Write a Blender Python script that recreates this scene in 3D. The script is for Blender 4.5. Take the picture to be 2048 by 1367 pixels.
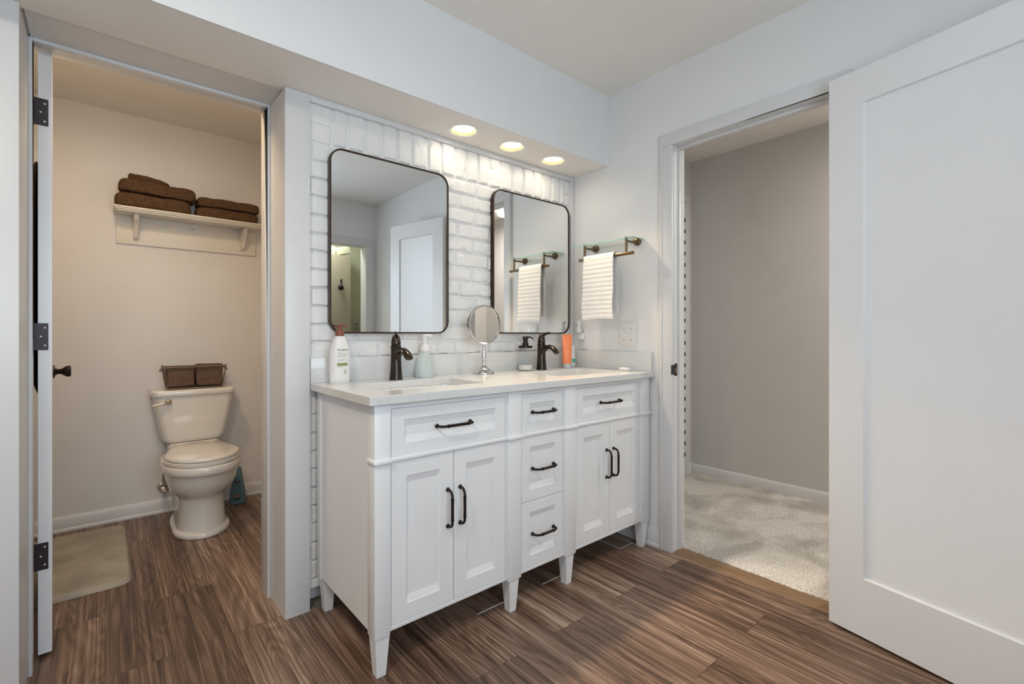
import bpy, bmesh, math, random
import numpy as np
from mathutils import Vector, Matrix, noise as mnoise

for o in list(bpy.data.objects):
    bpy.data.objects.remove(o)
scene = bpy.context.scene
C = scene.collection
R = math.radians

# ------------------------------------------------------------------ camera, world, lights, exposure
cam_d = bpy.data.cameras.new('camera')
cam_d.sensor_width = 36.0
cam_d.lens = 951.556 * 36.0 / 2048.0
cam_d.shift_y = (668.36 - 683.5) / 2048.0
cam_d.clip_start = 0.02
cam = bpy.data.objects.new('camera', cam_d)
cam.location = (0, 0, 1.0936)
cam.rotation_euler = (R(90), 0, R(-40.5536))
C.objects.link(cam)
scene.camera = cam

scene.view_settings.view_transform = 'Standard'
scene.view_settings.look = 'None'
scene.view_settings.exposure = 0.05
scene.view_settings.gamma = 1.0
scene.view_settings.use_curve_mapping = False

world = bpy.data.worlds.new('world')
scene.world = world
world.use_nodes = True
wn = world.node_tree.nodes
wn['Background'].inputs[0].default_value = (0.75, 0.86, 1.0, 1)
wn['Background'].inputs[1].default_value = 0.6


def area(name, loc, rot, sx, sy, power, col, spread=180):
    d = bpy.data.lights.new(name, 'AREA')
    d.shape = 'RECTANGLE' if sx != sy else 'DISK'
    d.size, d.size_y = sx, sy
    d.energy = power
    d.color = col
    d.spread = R(spread)
    o = bpy.data.objects.new(name, d)
    o.location = loc
    o.rotation_euler = rot
    C.objects.link(o)
    return o


# cool fill set before an added, unseen south window, tilted up towards the ceiling
area('window_fill', (0.35, -0.80, 1.50), (R(102), 0, 0), 1.4, 1.15, 18, (0.66, 0.84, 1.0))
# ceiling lamps; the bathroom one is an added, unseen fill
area('bath_fill_lamp', (-0.40, 0.55, 2.338), (0, 0, 0), 0.24, 0.24, 18, (1.0, 0.89, 0.75))
area('toilet_ceiling_lamp', (-0.02, 2.48, 2.297), (0, 0, 0), 0.25, 0.25, 9.4, (1.0, 0.73, 0.45))
area('hall_ceiling_lamp', (3.20, 0.10, 2.338), (0, 0, 0), 0.24, 0.24, 20.0, (1.0, 0.92, 0.82))
area('closet_light', (1.7, -1.2, 2.38), (0, 0, 0), 0.3, 0.3, 8.0, (1.0, 1.0, 0.93))
DOWN = [(1.27, 1.830), (1.563, 1.828), (1.861, 1.830)]
for i, (x, y) in enumerate(DOWN):
    d = bpy.data.lights.new('downlight_lamp', 'AREA')
    d.shape = 'DISK'
    d.size = 0.10
    d.energy = 1.85
    d.color = (1.0, 0.78, 0.54)
    d.spread = R(72)
    o = bpy.data.objects.new('downlight_lamp', d)
    o.location = (x, y, 2.040)
    o.rotation_euler = (R(-27), 0, 0)
    C.objects.link(o)


# ------------------------------------------------------------------ materials
def new_mat(name):
    m = bpy.data.materials.new(name)
    m.use_nodes = True
    nt = m.node_tree
    return m, nt, nt.nodes['Principled BSDF']


def N(nt, t, **kw):
    n = nt.nodes.new(t)
    for k, v in kw.items():
        setattr(n, k, v)
    return n


def srgb(r, g, b):
    f = lambda c: (c / 255 / 12.92) if c / 255 <= 0.04045 else ((c / 255 + 0.055) / 1.055) ** 2.4
    return (f(r), f(g), f(b))


def mat(name, col, rough=0.5, metal=0.0, var=0.04, vscale=6.0, bump=0.0, bscale=200.0, spec=None, coat=0.0, trans=0.0, ior=None, emis=None, estr=0.0, alpha=None, stretch=None):
    m, nt, p = new_mat(name)
    tc = N(nt, 'ShaderNodeTexCoord')
    src = tc.outputs['Object']
    if stretch:
        mp = N(nt, 'ShaderNodeMapping')
        mp.inputs['Scale'].default_value = stretch
        nt.links.new(src, mp.inputs['Vector'])
        src = mp.outputs[0]
    nz = N(nt, 'ShaderNodeTexNoise')
    nz.inputs['Scale'].default_value = vscale
    nz.inputs['Detail'].default_value = 4
    nt.links.new(src, nz.inputs['Vector'])
    rp = N(nt, 'ShaderNodeValToRGB')
    rp.color_ramp.elements[0].position = 0.3
    rp.color_ramp.elements[1].position = 0.7
    rp.color_ramp.elements[0].color = tuple(max(0, c * (1 - var)) for c in col) + (1,)
    rp.color_ramp.elements[1].color = tuple(min(1, c * (1 + var)) for c in col) + (1,)
    nt.links.new(nz.outputs['Fac'], rp.inputs['Fac'])
    nt.links.new(rp.outputs['Color'], p.inputs['Base Color'])
    p.inputs['Roughness'].default_value = rough
    p.inputs['Metallic'].default_value = metal
    if spec is not None:
        p.inputs['Specular IOR Level'].default_value = spec
    p.inputs['Coat Weight'].default_value = coat
    p.inputs['Transmission Weight'].default_value = trans
    if ior:
        p.inputs['IOR'].default_value = ior
    if emis:
        p.inputs['Emission Color'].default_value = tuple(emis) + (1,)
        p.inputs['Emission Strength'].default_value = estr
    if alpha is not None:
        p.inputs['Alpha'].default_value = alpha
    if bump:
        nb = N(nt, 'ShaderNodeTexNoise')
        nb.inputs['Scale'].default_value = bscale
        nb.inputs['Detail'].default_value = 3
        nt.links.new(src, nb.inputs['Vector'])
        b = N(nt, 'ShaderNodeBump')
        b.inputs['Strength'].default_value = bump
        b.inputs['Distance'].default_value = 0.002
        nt.links.new(nb.outputs['Fac'], b.inputs['Height'])
        nt.links.new(b.outputs['Normal'], p.inputs['Normal'])
    return m


M = {}
M['wall'] = mat('wall_paint', (0.80, 0.80, 0.80), 0.55, bump=0.05, bscale=90, var=0.01)
M['toilet_wall'] = mat('toilet_wall_paint', (0.745, 0.725, 0.71), 0.55, bump=0.05, bscale=90, var=0.015)
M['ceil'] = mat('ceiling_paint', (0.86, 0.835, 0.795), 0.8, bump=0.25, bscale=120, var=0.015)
M['trim'] = mat('trim_paint', (0.69, 0.69, 0.695), 0.35, bump=0.02, bscale=40, var=0.01)
M['door'] = mat('door_paint', (0.80, 0.80, 0.81), 0.28, bump=0.02, bscale=30, var=0.01)
M['hall_wall'] = mat('hall_wall_paint', (0.61, 0.595, 0.58), 0.6, bump=0.05, bscale=90, var=0.015)
M['green_wall'] = mat('green_wall_paint', srgb(204, 206, 184), 0.6, bump=0.05, bscale=90, var=0.02)
M['brick'] = mat('painted_brick', (0.80, 0.795, 0.785), 0.42, bump=0.15, bscale=160, var=0.02, vscale=18)
M['cab'] = mat('cabinet_paint', (0.80, 0.805, 0.815), 0.33, bump=0.015, bscale=60, var=0.008)
M['metal_dark'] = mat('oil_rubbed_bronze', (0.035, 0.026, 0.022), 0.32, metal=0.85, var=0.2, vscale=20)
M['handle'] = mat('dark_bronze_handle', (0.022, 0.016, 0.014), 0.40, metal=0.7, var=0.2, vscale=40)
M['hinge'] = mat('dark_hinge_metal', (0.045, 0.040, 0.045), 0.45, metal=0.6, var=0.15)
M['faucet'] = mat('faucet_dark_bronze', (0.058, 0.046, 0.039), 0.24, metal=0.95, var=0.25, vscale=30)
M['brass'] = mat('shelf_bronze', (0.20, 0.135, 0.075), 0.30, metal=1.0, var=0.2, vscale=30)
M['frame'] = mat('mirror_frame_bronze', (0.055, 0.035, 0.024), 0.34, metal=0.8, var=0.2, vscale=20)
M['mirror'] = mat('mirror_glass', (0.90, 0.915, 0.91), 0.004, metal=1.0, var=0.0)
M['chrome'] = mat('chrome', (0.66, 0.66, 0.67), 0.12, metal=1.0, var=0.02)
M['nickel'] = mat('brushed_nickel', (0.56, 0.50, 0.43), 0.24, metal=1.0, var=0.06)
M['porcelain'] = mat('porcelain', (0.80, 0.765, 0.715), 0.10, coat=0.4, var=0.008)
M['sink'] = mat('sink_ceramic', (0.80, 0.795, 0.785), 0.15, coat=0.3, var=0.01)
M['plastic_white'] = mat('white_plastic', (0.80, 0.79, 0.77), 0.35, var=0.01)
M['lotion'] = mat('lotion_bottle_plastic', (0.80, 0.78, 0.76), 0.32, var=0.01)
M['lotion_cap'] = mat('lotion_pump_brown', srgb(126, 68, 44), 0.35, var=0.05)
M['ink'] = mat('label_ink', srgb(75, 65, 58), 0.6, var=0.05)
M['ink_light'] = mat('label_ink_light', srgb(150, 145, 125), 0.6, var=0.05)
M['label_green'] = mat('label_green', srgb(138, 152, 92), 0.5, var=0.05)
M['soap_liquid'] = mat('foam_soap', (0.86, 0.93, 0.93), 0.10, trans=0.55, ior=1.2, var=0.02)
M['clear'] = mat('clear_plastic', (0.97, 0.975, 0.97), 0.03, trans=1.0, ior=1.05, var=0.0)
M['glass'] = mat('clear_glass', (0.93, 0.99, 0.965), 0.01, trans=1.0, ior=1.25, var=0.0)
M['glass_edge'] = mat('green_glass_edge', srgb(165, 222, 200), 0.1, trans=0.3, var=0.05)
M['soap_white'] = mat('white_soap', (0.82, 0.80, 0.77), 0.45, var=0.02)
M['orange'] = mat('orange_tube_plastic', srgb(252, 142, 92), 0.38, var=0.03)
M['orange_print'] = mat('orange_tube_print', srgb(255, 190, 140), 0.4, var=0.03)
M['teal'] = mat('teal_print', srgb(90, 175, 160), 0.4, var=0.05)
M['cap_clear'] = mat('pale_cap', (0.78, 0.80, 0.79), 0.25, trans=0.3, var=0.02)
M['towel_brown'] = mat('brown_terry', srgb(92, 70, 52), 0.95, var=0.28, vscale=70, bump=0.9, bscale=420, spec=0.1)
M['towel_basket'] = mat('brown_ribbed_terry', srgb(116, 94, 82), 0.95, var=0.30, vscale=30, bump=0.9, bscale=200, spec=0.1, stretch=(9, 9, 1))
M['towel_white'] = mat('white_terry', (0.84, 0.82, 0.80), 0.95, var=0.03, vscale=60, bump=0.6, bscale=500, spec=0.1)
M['shelf_paint'] = mat('shelf_cream_paint', (0.78, 0.74, 0.67), 0.4, var=0.02, bump=0.03, bscale=50)
M['wire'] = mat('basket_wire', srgb(120, 108, 92), 0.4, metal=0.5, var=0.1)
M['blue'] = mat('blue_bottle_plastic', srgb(100, 130, 142), 0.35, var=0.05)
M['blue_label'] = mat('blue_bottle_label', srgb(84, 118, 128), 0.45, var=0.05)
M['tan_label'] = mat('tan_label', srgb(140, 112, 86), 0.5, var=0.05)
M['black'] = mat('black_print', (0.012, 0.012, 0.014), 0.5, var=0.1)
M['black_cloth'] = mat('dark_cloth', srgb(52, 40, 38), 0.9, var=0.2, vscale=40, bump=0.5, bscale=300, spec=0.1)
M['rug'] = mat('bath_mat_pile', srgb(168, 162, 150), 0.98, var=0.16, vscale=7, bump=0.9, bscale=320, spec=0.05)
M['threshold'] = mat('threshold_wood', srgb(128, 102, 76), 0.5, var=0.15, vscale=5, stretch=(8, 1, 1))
M['concrete'] = mat('bare_subfloor', srgb(120, 112, 102), 0.9, var=0.25, vscale=30, bump=0.5, bscale=80)
M['cabinet_tan'] = mat('tan_cabinet', srgb(178, 170, 150), 0.5, var=0.02)
M['box_green'] = mat('pale_box', srgb(222, 224, 196), 0.6, var=0.03)
M['lens'] = mat('downlight_lens', (0.95, 0.93, 0.9), 0.4, emis=(1.0, 0.86, 0.66), estr=24.0, var=0.0)
M['can'] = mat('downlight_trim', (0.84, 0.82, 0.78), 0.4, var=0.01)
M['reflector'] = mat('downlight_reflector', (0.17, 0.16, 0.085), 0.4, var=0.02)
M['dome'] = mat('lamp_dome', (0.9, 0.88, 0.85), 0.4, emis=(1.0, 0.92, 0.80), estr=0.9, var=0.0)
M['pane'] = mat('glow_pane', (0.9, 0.95, 1.0), 0.05, emis=(0.78, 0.89, 1.0), estr=2.2, var=0.0)  # pane glows as part of the added window's fill

# quartz: white with faint grey veins
m, nt, p = new_mat('white_quartz')
tc = N(nt, 'ShaderNodeTexCoord')
n1 = N(nt, 'ShaderNodeTexNoise'); n1.inputs['Scale'].default_value = 3.2; n1.inputs['Detail'].default_value = 6; n1.inputs['Distortion'].default_value = 1.4
nt.links.new(tc.outputs['Object'], n1.inputs['Vector'])
rp = N(nt, 'ShaderNodeValToRGB')
e = rp.color_ramp.elements
e[0].position = 0.0; e[0].color = (0.69, 0.685, 0.672, 1)
e[1].position = 1.0; e[1].color = (0.69, 0.685, 0.672, 1)
for pos, c in ((0.475, 0.686), (0.50, 0.655), (0.525, 0.686)):
    q = rp.color_ramp.elements.new(pos); q.color = (c, c, c * 0.985, 1)
nt.links.new(n1.outputs['Fac'], rp.inputs['Fac'])
nt.links.new(rp.outputs['Color'], p.inputs['Base Color'])
p.inputs['Roughness'].default_value = 0.16
M['quartz'] = m

# vinyl plank floor, planks running along Y
m, nt, p = new_mat('vinyl_plank_floor')
L = nt.links.new
tc = N(nt, 'ShaderNodeTexCoord')
sp = N(nt, 'ShaderNodeSeparateXYZ'); L(tc.outputs['Object'], sp.inputs[0])
cb = N(nt, 'ShaderNodeCombineXYZ'); L(sp.outputs['Y'], cb.inputs['X']); L(sp.outputs['X'], cb.inputs['Y'])
bk = N(nt, 'ShaderNodeTexBrick')
bk.offset = 0.37; bk.offset_frequency = 2; bk.squash = 1.0
L(cb.outputs[0], bk.inputs['Vector'])
bk.inputs['Color1'].default_value = (0, 0, 0, 1); bk.inputs['Color2'].default_value = (1, 1, 1, 1)
bk.inputs['Mortar'].default_value = (0.5, 0.5, 0.5, 1)
bk.inputs['Scale'].default_value = 1.0; bk.inputs['Mortar Size'].default_value = 0.0009
bk.inputs['Mortar Smooth'].default_value = 0.0
bk.inputs['Brick Width'].default_value = 1.22; bk.inputs['Row Height'].default_value = 0.178
rnd = N(nt, 'ShaderNodeRGBToBW'); L(bk.outputs['Color'], rnd.inputs[0])
m37 = N(nt, 'ShaderNodeMath', operation='MULTIPLY'); L(rnd.outputs[0], m37.inputs[0]); m37.inputs[1].default_value = 37.0
def grain(sx, sy, scale, detail, dist):
    mx = N(nt, 'ShaderNodeMath', operation='MULTIPLY'); L(sp.outputs['X'], mx.inputs[0]); mx.inputs[1].default_value = sx
    my = N(nt, 'ShaderNodeMath', operation='MULTIPLY'); L(sp.outputs['Y'], my.inputs[0]); my.inputs[1].default_value = sy
    c = N(nt, 'ShaderNodeCombineXYZ'); L(mx.outputs[0], c.inputs[0]); L(my.outputs[0], c.inputs[1]); L(m37.outputs[0], c.inputs[2])
    n = N(nt, 'ShaderNodeTexNoise'); n.inputs['Scale'].default_value = scale; n.inputs['Detail'].default_value = detail; n.inputs['Distortion'].default_value = dist
    L(c.outputs[0], n.inputs['Vector'])
    return n.outputs['Fac']
g_big = grain(7.0, 0.75, 1.0, 2.0, 0.6)
# cathedral rings: sine of the low-frequency field
mm = N(nt, 'ShaderNodeMath', operation='MULTIPLY'); L(g_big, mm.inputs[0]); mm.inputs[1].default_value = 120.0
sn = N(nt, 'ShaderNodeMath', operation='SINE'); L(mm.outputs[0], sn.inputs[0])
s01 = N(nt, 'ShaderNodeMath', operation='MULTIPLY_ADD'); L(sn.outputs[0], s01.inputs[0]); s01.inputs[1].default_value = 0.5; s01.inputs[2].default_value = 0.5
g_fine = grain(150.0, 1.8, 1.0, 6.0, 0.4)
g_mid = grain(30.0, 0.8, 1.0, 5.0, 1.0)
g_wide = grain(6.0, 0.6, 1.0, 2.0, 0.3)
def madd(a, k, b):
    n = N(nt, 'ShaderNodeMath', operation='MULTIPLY_ADD'); L(a, n.inputs[0]); n.inputs[1].default_value = k
    if hasattr(b, 'node'):
        L(b, n.inputs[2])
    else:
        n.inputs[2].default_value = b
    return n.outputs[0]
v = madd(s01.outputs[0], 0.13, madd(g_fine, 0.85, madd(g_mid, 0.85, madd(g_wide, 0.50, -0.745))))
v = madd(rnd.outputs[0], 0.16, v)
rp = N(nt, 'ShaderNodeValToRGB')
e = rp.color_ramp.elements
e[0].position = 0.12; e[0].color = srgb(58, 42, 33) + (1,)
e[1].position = 0.92; e[1].color = srgb(188, 166, 146) + (1,)
for pos, c in ((0.38, (96, 74, 60)), (0.60, (134, 109, 92))):
    q = rp.color_ramp.elements.new(pos); q.color = srgb(*c) + (1,)
L(v, rp.inputs['Fac'])
mix = N(nt, 'ShaderNodeMixRGB'); mix.blend_type = 'MULTIPLY'
L(bk.outputs['Fac'], mix.inputs['Fac']); L(rp.outputs['Color'], mix.inputs['Color1']); mix.inputs['Color2'].default_value = (0.35, 0.3, 0.28, 1)
L(mix.outputs['Color'], p.inputs['Base Color'])
p.inputs['Roughness'].default_value = 0.36
p.inputs['Specular IOR Level'].default_value = 0.4
bp = N(nt, 'ShaderNodeBump'); bp.inputs['Strength'].default_value = 0.12; bp.inputs['Distance'].default_value = 0.002
L(v, bp.inputs['Height']); L(bp.outputs['Normal'], p.inputs['Normal'])
M['floor'] = m

# carpet
m, nt, p = new_mat('hall_carpet_pile')
L = nt.links.new
tc = N(nt, 'ShaderNodeTexCoord')
a1 = N(nt, 'ShaderNodeTexNoise'); a1.inputs['Scale'].default_value = 3.0; a1.inputs['Detail'].default_value = 3; a1.inputs['Distortion'].default_value = 1.0
a2 = N(nt, 'ShaderNodeTexNoise'); a2.inputs['Scale'].default_value = 170.0; a2.inputs['Detail'].default_value = 3
L(tc.outputs['Object'], a1.inputs['Vector']); L(tc.outputs['Object'], a2.inputs['Vector'])
r1 = N(nt, 'ShaderNodeValToRGB'); r1.color_ramp.elements[0].position = 0.38; r1.color_ramp.elements[1].position = 0.62
r1.color_ramp.elements[0].color = srgb(192, 187, 180) + (1,); r1.color_ramp.elements[1].color = srgb(230, 226, 220) + (1,)
r2 = N(nt, 'ShaderNodeValToRGB'); r2.color_ramp.elements[0].position = 0.35; r2.color_ramp.elements[1].position = 0.65
r2.color_ramp.elements[0].color = (0.62, 0.6, 0.58, 1); r2.color_ramp.elements[1].color = (1.15, 1.15, 1.15, 1)
L(a1.outputs['Fac'], r1.inputs['Fac']); L(a2.outputs['Fac'], r2.inputs['Fac'])
mx = N(nt, 'ShaderNodeMixRGB'); mx.blend_type = 'MULTIPLY'; mx.inputs['Fac'].default_value = 1.0
L(r1.outputs['Color'], mx.inputs['Color1']); L(r2.outputs['Color'], mx.inputs['Color2']); L(mx.outputs['Color'], p.inputs['Base Color'])
p.inputs['Roughness'].default_value = 1.0; p.inputs['Specular IOR Level'].default_value = 0.05
bp = N(nt, 'ShaderNodeBump'); bp.inputs['Strength'].default_value = 1.0; bp.inputs['Distance'].default_value = 0.006
L(a2.outputs['Fac'], bp.inputs['Height']); L(bp.outputs['Normal'], p.inputs['Normal'])
M['carpet'] = m


# ------------------------------------------------------------------ mesh helpers (all coordinates are world metres)
ORG = {}


class MB:
    def __init__(self):
        self.bm = bmesh.new()

    def box(self, x0, x1, y0, y1, z0, z1, bev=0.0, seg=2):
        r = bmesh.ops.create_cube(self.bm, size=1.0)
        vs = r['verts']
        for v in vs:
            v.co = Vector(((x0 + x1) / 2 + v.co.x * (x1 - x0), (y0 + y1) / 2 + v.co.y * (y1 - y0), (z0 + z1) / 2 + v.co.z * (z1 - z0)))
        if bev > 0:
            es = list({e for v in vs for e in v.link_edges})
            bmesh.ops.bevel(self.bm, geom=es, offset=bev, segments=seg, profile=0.5, affect='EDGES')
        return self

    def rings(self, rings, cap0=True, cap1=True, closed=False):
        bm = self.bm
        rv = [[bm.verts.new(p) for p in r] for r in rings]
        n = len(rv[0])
        k = len(rv)
        for i in range(k if closed else k - 1):
            a, b = rv[i], rv[(i + 1) % k]
            for j in range(n):
                try:
                    bm.faces.new((a[j], a[(j + 1) % n], b[(j + 1) % n], b[j]))
                except ValueError:
                    pass
        if not closed:
            if cap0:
                bm.faces.new(list(reversed(rv[0])))
            if cap1:
                bm.faces.new(rv[-1])
        return self

    def lathe(self, prof, c, seg=32, cap0=True, cap1=True, ex=1.0, ey=1.0):
        rs = []
        for r, z in prof:
            r = max(r, 1e-5)
            rs.append([(c[0] + r * ex * math.cos(2 * math.pi * i / seg), c[1] + r * ey * math.sin(2 * math.pi * i / seg), c[2] + z) for i in range(seg)])
        return self.rings(rs, cap0, cap1)

    def tube(self, pts, rad, seg=12, cap=True, flat=None, up=(0, 0, 1)):
        pts = [Vector(p) for p in pts]
        n = len(pts)
        rad = rad if isinstance(rad, (list, tuple)) else [rad] * n
        flat = flat if flat is not None else [1.0] * n
        rs = []
        side = None
        for i in range(n):
            d = (pts[min(i + 1, n - 1)] - pts[max(i - 1, 0)]).normalized()
            if side is None:
                u = Vector(up)
                if abs(d.dot(u)) > 0.95:
                    u = Vector((1, 0, 0)) if abs(d.x) < 0.9 else Vector((0, 1, 0))
                side = d.cross(u).normalized()
            else:
                side = (side - d * side.dot(d)).normalized()
            w = side.cross(d).normalized()
            rs.append([pts[i] + (side * math.cos(2 * math.pi * k / seg) + w * (math.sin(2 * math.pi * k / seg) * flat[i])) * rad[i] for k in range(seg)])
        return self.rings(rs, cap, cap)

    def cyl(self, p0, p1, r, seg=24):
        return self.tube([p0, p1], r, seg)

    def prism(self, poly, axis, a, b):
        """poly: 2-D points in the plane across axis; extruded from a to b"""
        f = {'x': lambda u, v, t: (t, u, v), 'y': lambda u, v, t: (u, t, v), 'z': lambda u, v, t: (u, v, t)}[axis]
        return self.rings([[f(u, v, a) for u, v in poly], [f(u, v, b) for u, v in poly]])

    def build(self, name, material, parent=None, smooth=True, angle=38):
        bm = self.bm
        bmesh.ops.remove_doubles(bm, verts=bm.verts, dist=1e-6)
        bmesh.ops.recalc_face_normals(bm, faces=bm.faces)
        if parent is not None:
            bmesh.ops.translate(bm, verts=bm.verts, vec=-Vector(ORG[parent.name]))
        me = bpy.data.meshes.new(name)
        bm.to_mesh(me)
        bm.free()
        return link_mesh(name, me, material, parent, smooth, angle)


def link_mesh(name, me, material, parent=None, smooth=True, angle=38):
    for pl in me.polygons:
        pl.use_smooth = smooth
    if smooth and angle < 180:
        me.set_sharp_from_angle(angle=R(angle))
    for mm_ in (material if isinstance(material, list) else [material]):
        me.materials.append(mm_)
    o = bpy.data.objects.new(name, me)
    C.objects.link(o)
    if parent is not None:
        o.parent = parent
        ORG[o.name] = ORG[parent.name]
    else:
        ORG[o.name] = (0, 0, 0)
    return o


def tag(o, label=None, cat=None, group=None, kind=None):
    for k, v_ in (('label', label), ('category', cat), ('group', group), ('kind', kind)):
        if v_:
            o[k] = v_
    return o


def thing(name, loc, label, cat, group=None):
    o = bpy.data.objects.new(name, None)
    o.empty_display_size = 0.05
    o.location = loc
    C.objects.link(o)
    ORG[o.name] = tuple(loc)
    return tag(o, label, cat, group)


def struct(name, mb, material, parent=None, smooth=True, label=None, cat=None):
    o = mb.build(name, material, parent, smooth)
    if parent is None:
        o['kind'] = 'structure'
        tag(o, label, cat)
    return o


def copy_tree(o, parent=None):
    c = o.copy()
    C.objects.link(c)
    if parent is not None:
        c.parent = parent
    for ch in list(o.children):
        copy_tree(ch, c)
    return c


def grid_mesh(name, xs, ys, fz, material, swap=False):
    """height-field sheet built with numpy; fz(X, Y) -> (px, py, pz) arrays"""
    X, Y = np.meshgrid(xs, ys, indexing='ij')
    P = np.stack(fz(X, Y), axis=-1).reshape(-1, 3)
    nx, ny = len(xs), len(ys)
    i, j = np.meshgrid(np.arange(nx - 1), np.arange(ny - 1), indexing='ij')
    a = (i * ny + j).ravel()
    q = np.stack([a, a + ny, a + ny + 1, a + 1], axis=1)
    if swap:
        q = q[:, ::-1]
    me = bpy.data.meshes.new(name)
    me.vertices.add(len(P)); me.vertices.foreach_set('co', P.ravel().astype(np.float32))
    me.loops.add(q.size); me.loops.foreach_set('vertex_index', q.ravel().astype(np.int32))
    me.polygons.add(len(q)); me.polygons.foreach_set('loop_start', (np.arange(len(q)) * 4).astype(np.int32))
    me.update(calc_edges=True)
    return me


def vnoise(X, Y, scale, seed):
    """smooth value noise on numpy arrays, 0..1"""
    rs = np.random.RandomState(seed)
    T = rs.rand(256, 256)
    x, y = X * scale + 1000, Y * scale + 1000
    xi, yi = np.floor(x).astype(int), np.floor(y).astype(int)
    fx, fy = x - xi, y - yi
    fx, fy = fx * fx * (3 - 2 * fx), fy * fy * (3 - 2 * fy)
    g = lambda a, b: T[a % 256, b % 256]
    return (g(xi, yi) * (1 - fx) + g(xi + 1, yi) * fx) * (1 - fy) + (g(xi, yi + 1) * (1 - fx) + g(xi + 1, yi + 1) * fx) * fy


def rrect(cx, cy, w, h, r, seg=6):
    pts = []
    for sx, sy, a0 in ((1, 1, 0), (-1, 1, 90), (-1, -1, 180), (1, -1, 270)):
        for k in range(seg + 1):
            a = R(a0 + 90 * k / seg)
            pts.append((cx + sx * (w / 2 - r) + r * math.cos(a), cy + sy * (h / 2 - r) + r * math.sin(a)))
    return pts


def text_mesh(body, size, name):
    cu = bpy.data.curves.new(name, 'FONT')
    cu.body = body
    cu.size = size
    cu.align_x = 'LEFT'
    cu.extrude = 0.0
    cu.resolution_u = 3
    ob = bpy.data.objects.new(name, cu)
    C.objects.link(ob)
    dg = bpy.context.evaluated_depsgraph_get()
    me = bpy.data.meshes.new_from_object(ob.evaluated_get(dg))
    pts = [tuple(v.co) for v in me.vertices]
    faces = [tuple(p.vertices) for p in me.polygons]
    bpy.data.objects.remove(ob)
    bpy.data.curves.remove(cu)
    bpy.data.meshes.remove(me)
    return pts, faces


# ------------------------------------------------------------------ the setting
XW = 2.167       # east wall face
YS = -0.83       # south wall face
ZC = 2.441       # bathroom ceiling
YB = 3.63        # toilet room back wall
struct('floor', MB().box(-1.7, 2.20, -0.95, 3.75, -0.06, 0.0), M['floor'])
# thin bare strip where the plank floor stops short of the brick
struct('trim_1', MB().box(0.617, 2.10, 1.948, 2.03, -0.01, 0.0015), M['concrete'])

gaps = MB()
for gx0, gx1, gy in ((1.108, 1.240, 1.498), (1.457, 1.570, 1.494), (1.995, 2.105, 1.484)):
    gaps.box(gx0, gx1, gy, gy + 0.006, -0.002, 0.0006)
gaps.box(1.993, 1.998, 1.4845, 1.62, -0.002, 0.0006)
struct('trim_12', gaps, M['trim'])

struct('ceiling', MB().box(-1.7, 2.30, -0.95, 2.26, ZC, ZC + 0.06), M['ceil'])
struct('ceiling', MB().box(-0.62, 1.05, 2.262, 3.75, 2.40, 2.46), M['ceil'])
struct('ceiling', MB().box(2.30, 3.60, -0.95, 2.10, ZC, ZC + 0.06), M['ceil'])
struct('ceiling', MB().box(0.9, 2.72, -1.86, -0.96, ZC, ZC + 0.06), M['ceil'])

# dropped soffit over vanity and toilet doorway; the recessed cans are cut as a lower lining with holes
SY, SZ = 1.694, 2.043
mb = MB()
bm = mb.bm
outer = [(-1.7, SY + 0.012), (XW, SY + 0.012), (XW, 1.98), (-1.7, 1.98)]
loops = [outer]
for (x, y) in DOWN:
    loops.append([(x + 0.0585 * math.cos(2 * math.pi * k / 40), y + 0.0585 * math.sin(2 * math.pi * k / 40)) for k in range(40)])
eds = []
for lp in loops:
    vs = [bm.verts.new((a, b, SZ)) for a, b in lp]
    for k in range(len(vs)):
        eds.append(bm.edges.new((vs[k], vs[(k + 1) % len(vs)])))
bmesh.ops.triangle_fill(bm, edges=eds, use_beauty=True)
struct('ceiling', mb, M['ceil'], smooth=False)  # cream ceiling paint here stands in for warm bounce light on the underside
mb = MB()
mb.box(-1.7, XW, SY, SY + 0.012, SZ, ZC)
mb.box(-1.7, XW, SY + 0.012, 2.2595, SZ + 0.075, ZC)
mb.box(-1.7, 0.52, 1.955, 2.2595, SZ + 0.009, SZ + 0.08)
struct('wall_soffit', mb, M['wall'], smooth=False)

# north wall with the toilet doorway
struct('wall_north_left', MB().box(-1.7, -0.1905, 1.957, 2.26, 0, SZ), M['wall'])
struct('wall_north_post', MB().box(0.531, 0.612, 1.957, 2.26, 0, SZ), M['wall'])
struct('trim_2', MB().box(0.524, 0.616, 1.947, 1.9575, 0, SZ - 0.001, 0.002), M['trim'])
struct('trim_3', MB().box(-0.40, -0.186, 1.947, 1.9575, 0, SZ - 0.001, 0.002), M['trim'])
# jamb lining and stop
struct('trim_4', MB().box(0.5235, 0.532, 1.9575, 2.26, 0, SZ).box(-0.1905, -0.1865, 1.9575, 2.26, 0, SZ).box(-0.18, 0.524, 1.9575, 2.26, SZ + 0.003, SZ + 0.0095), M['trim'])
struct('trim_5', MB().box(0.512, 0.5235, 2.155, 2.262, 0, SZ + 0.003, 0.0015).box(-0.1865, -0.1765, 2.155, 2.195, 0, SZ + 0.003, 0.0015).box(-0.1765, 0.512, 2.155, 2.195, SZ - 0.009, SZ + 0.003, 0.0015), M['trim'])
struct('wall_north_core', MB().box(0.612, 2.30, 2.04, 2.26, 0, SZ + 0.08), M['wall'])

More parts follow.
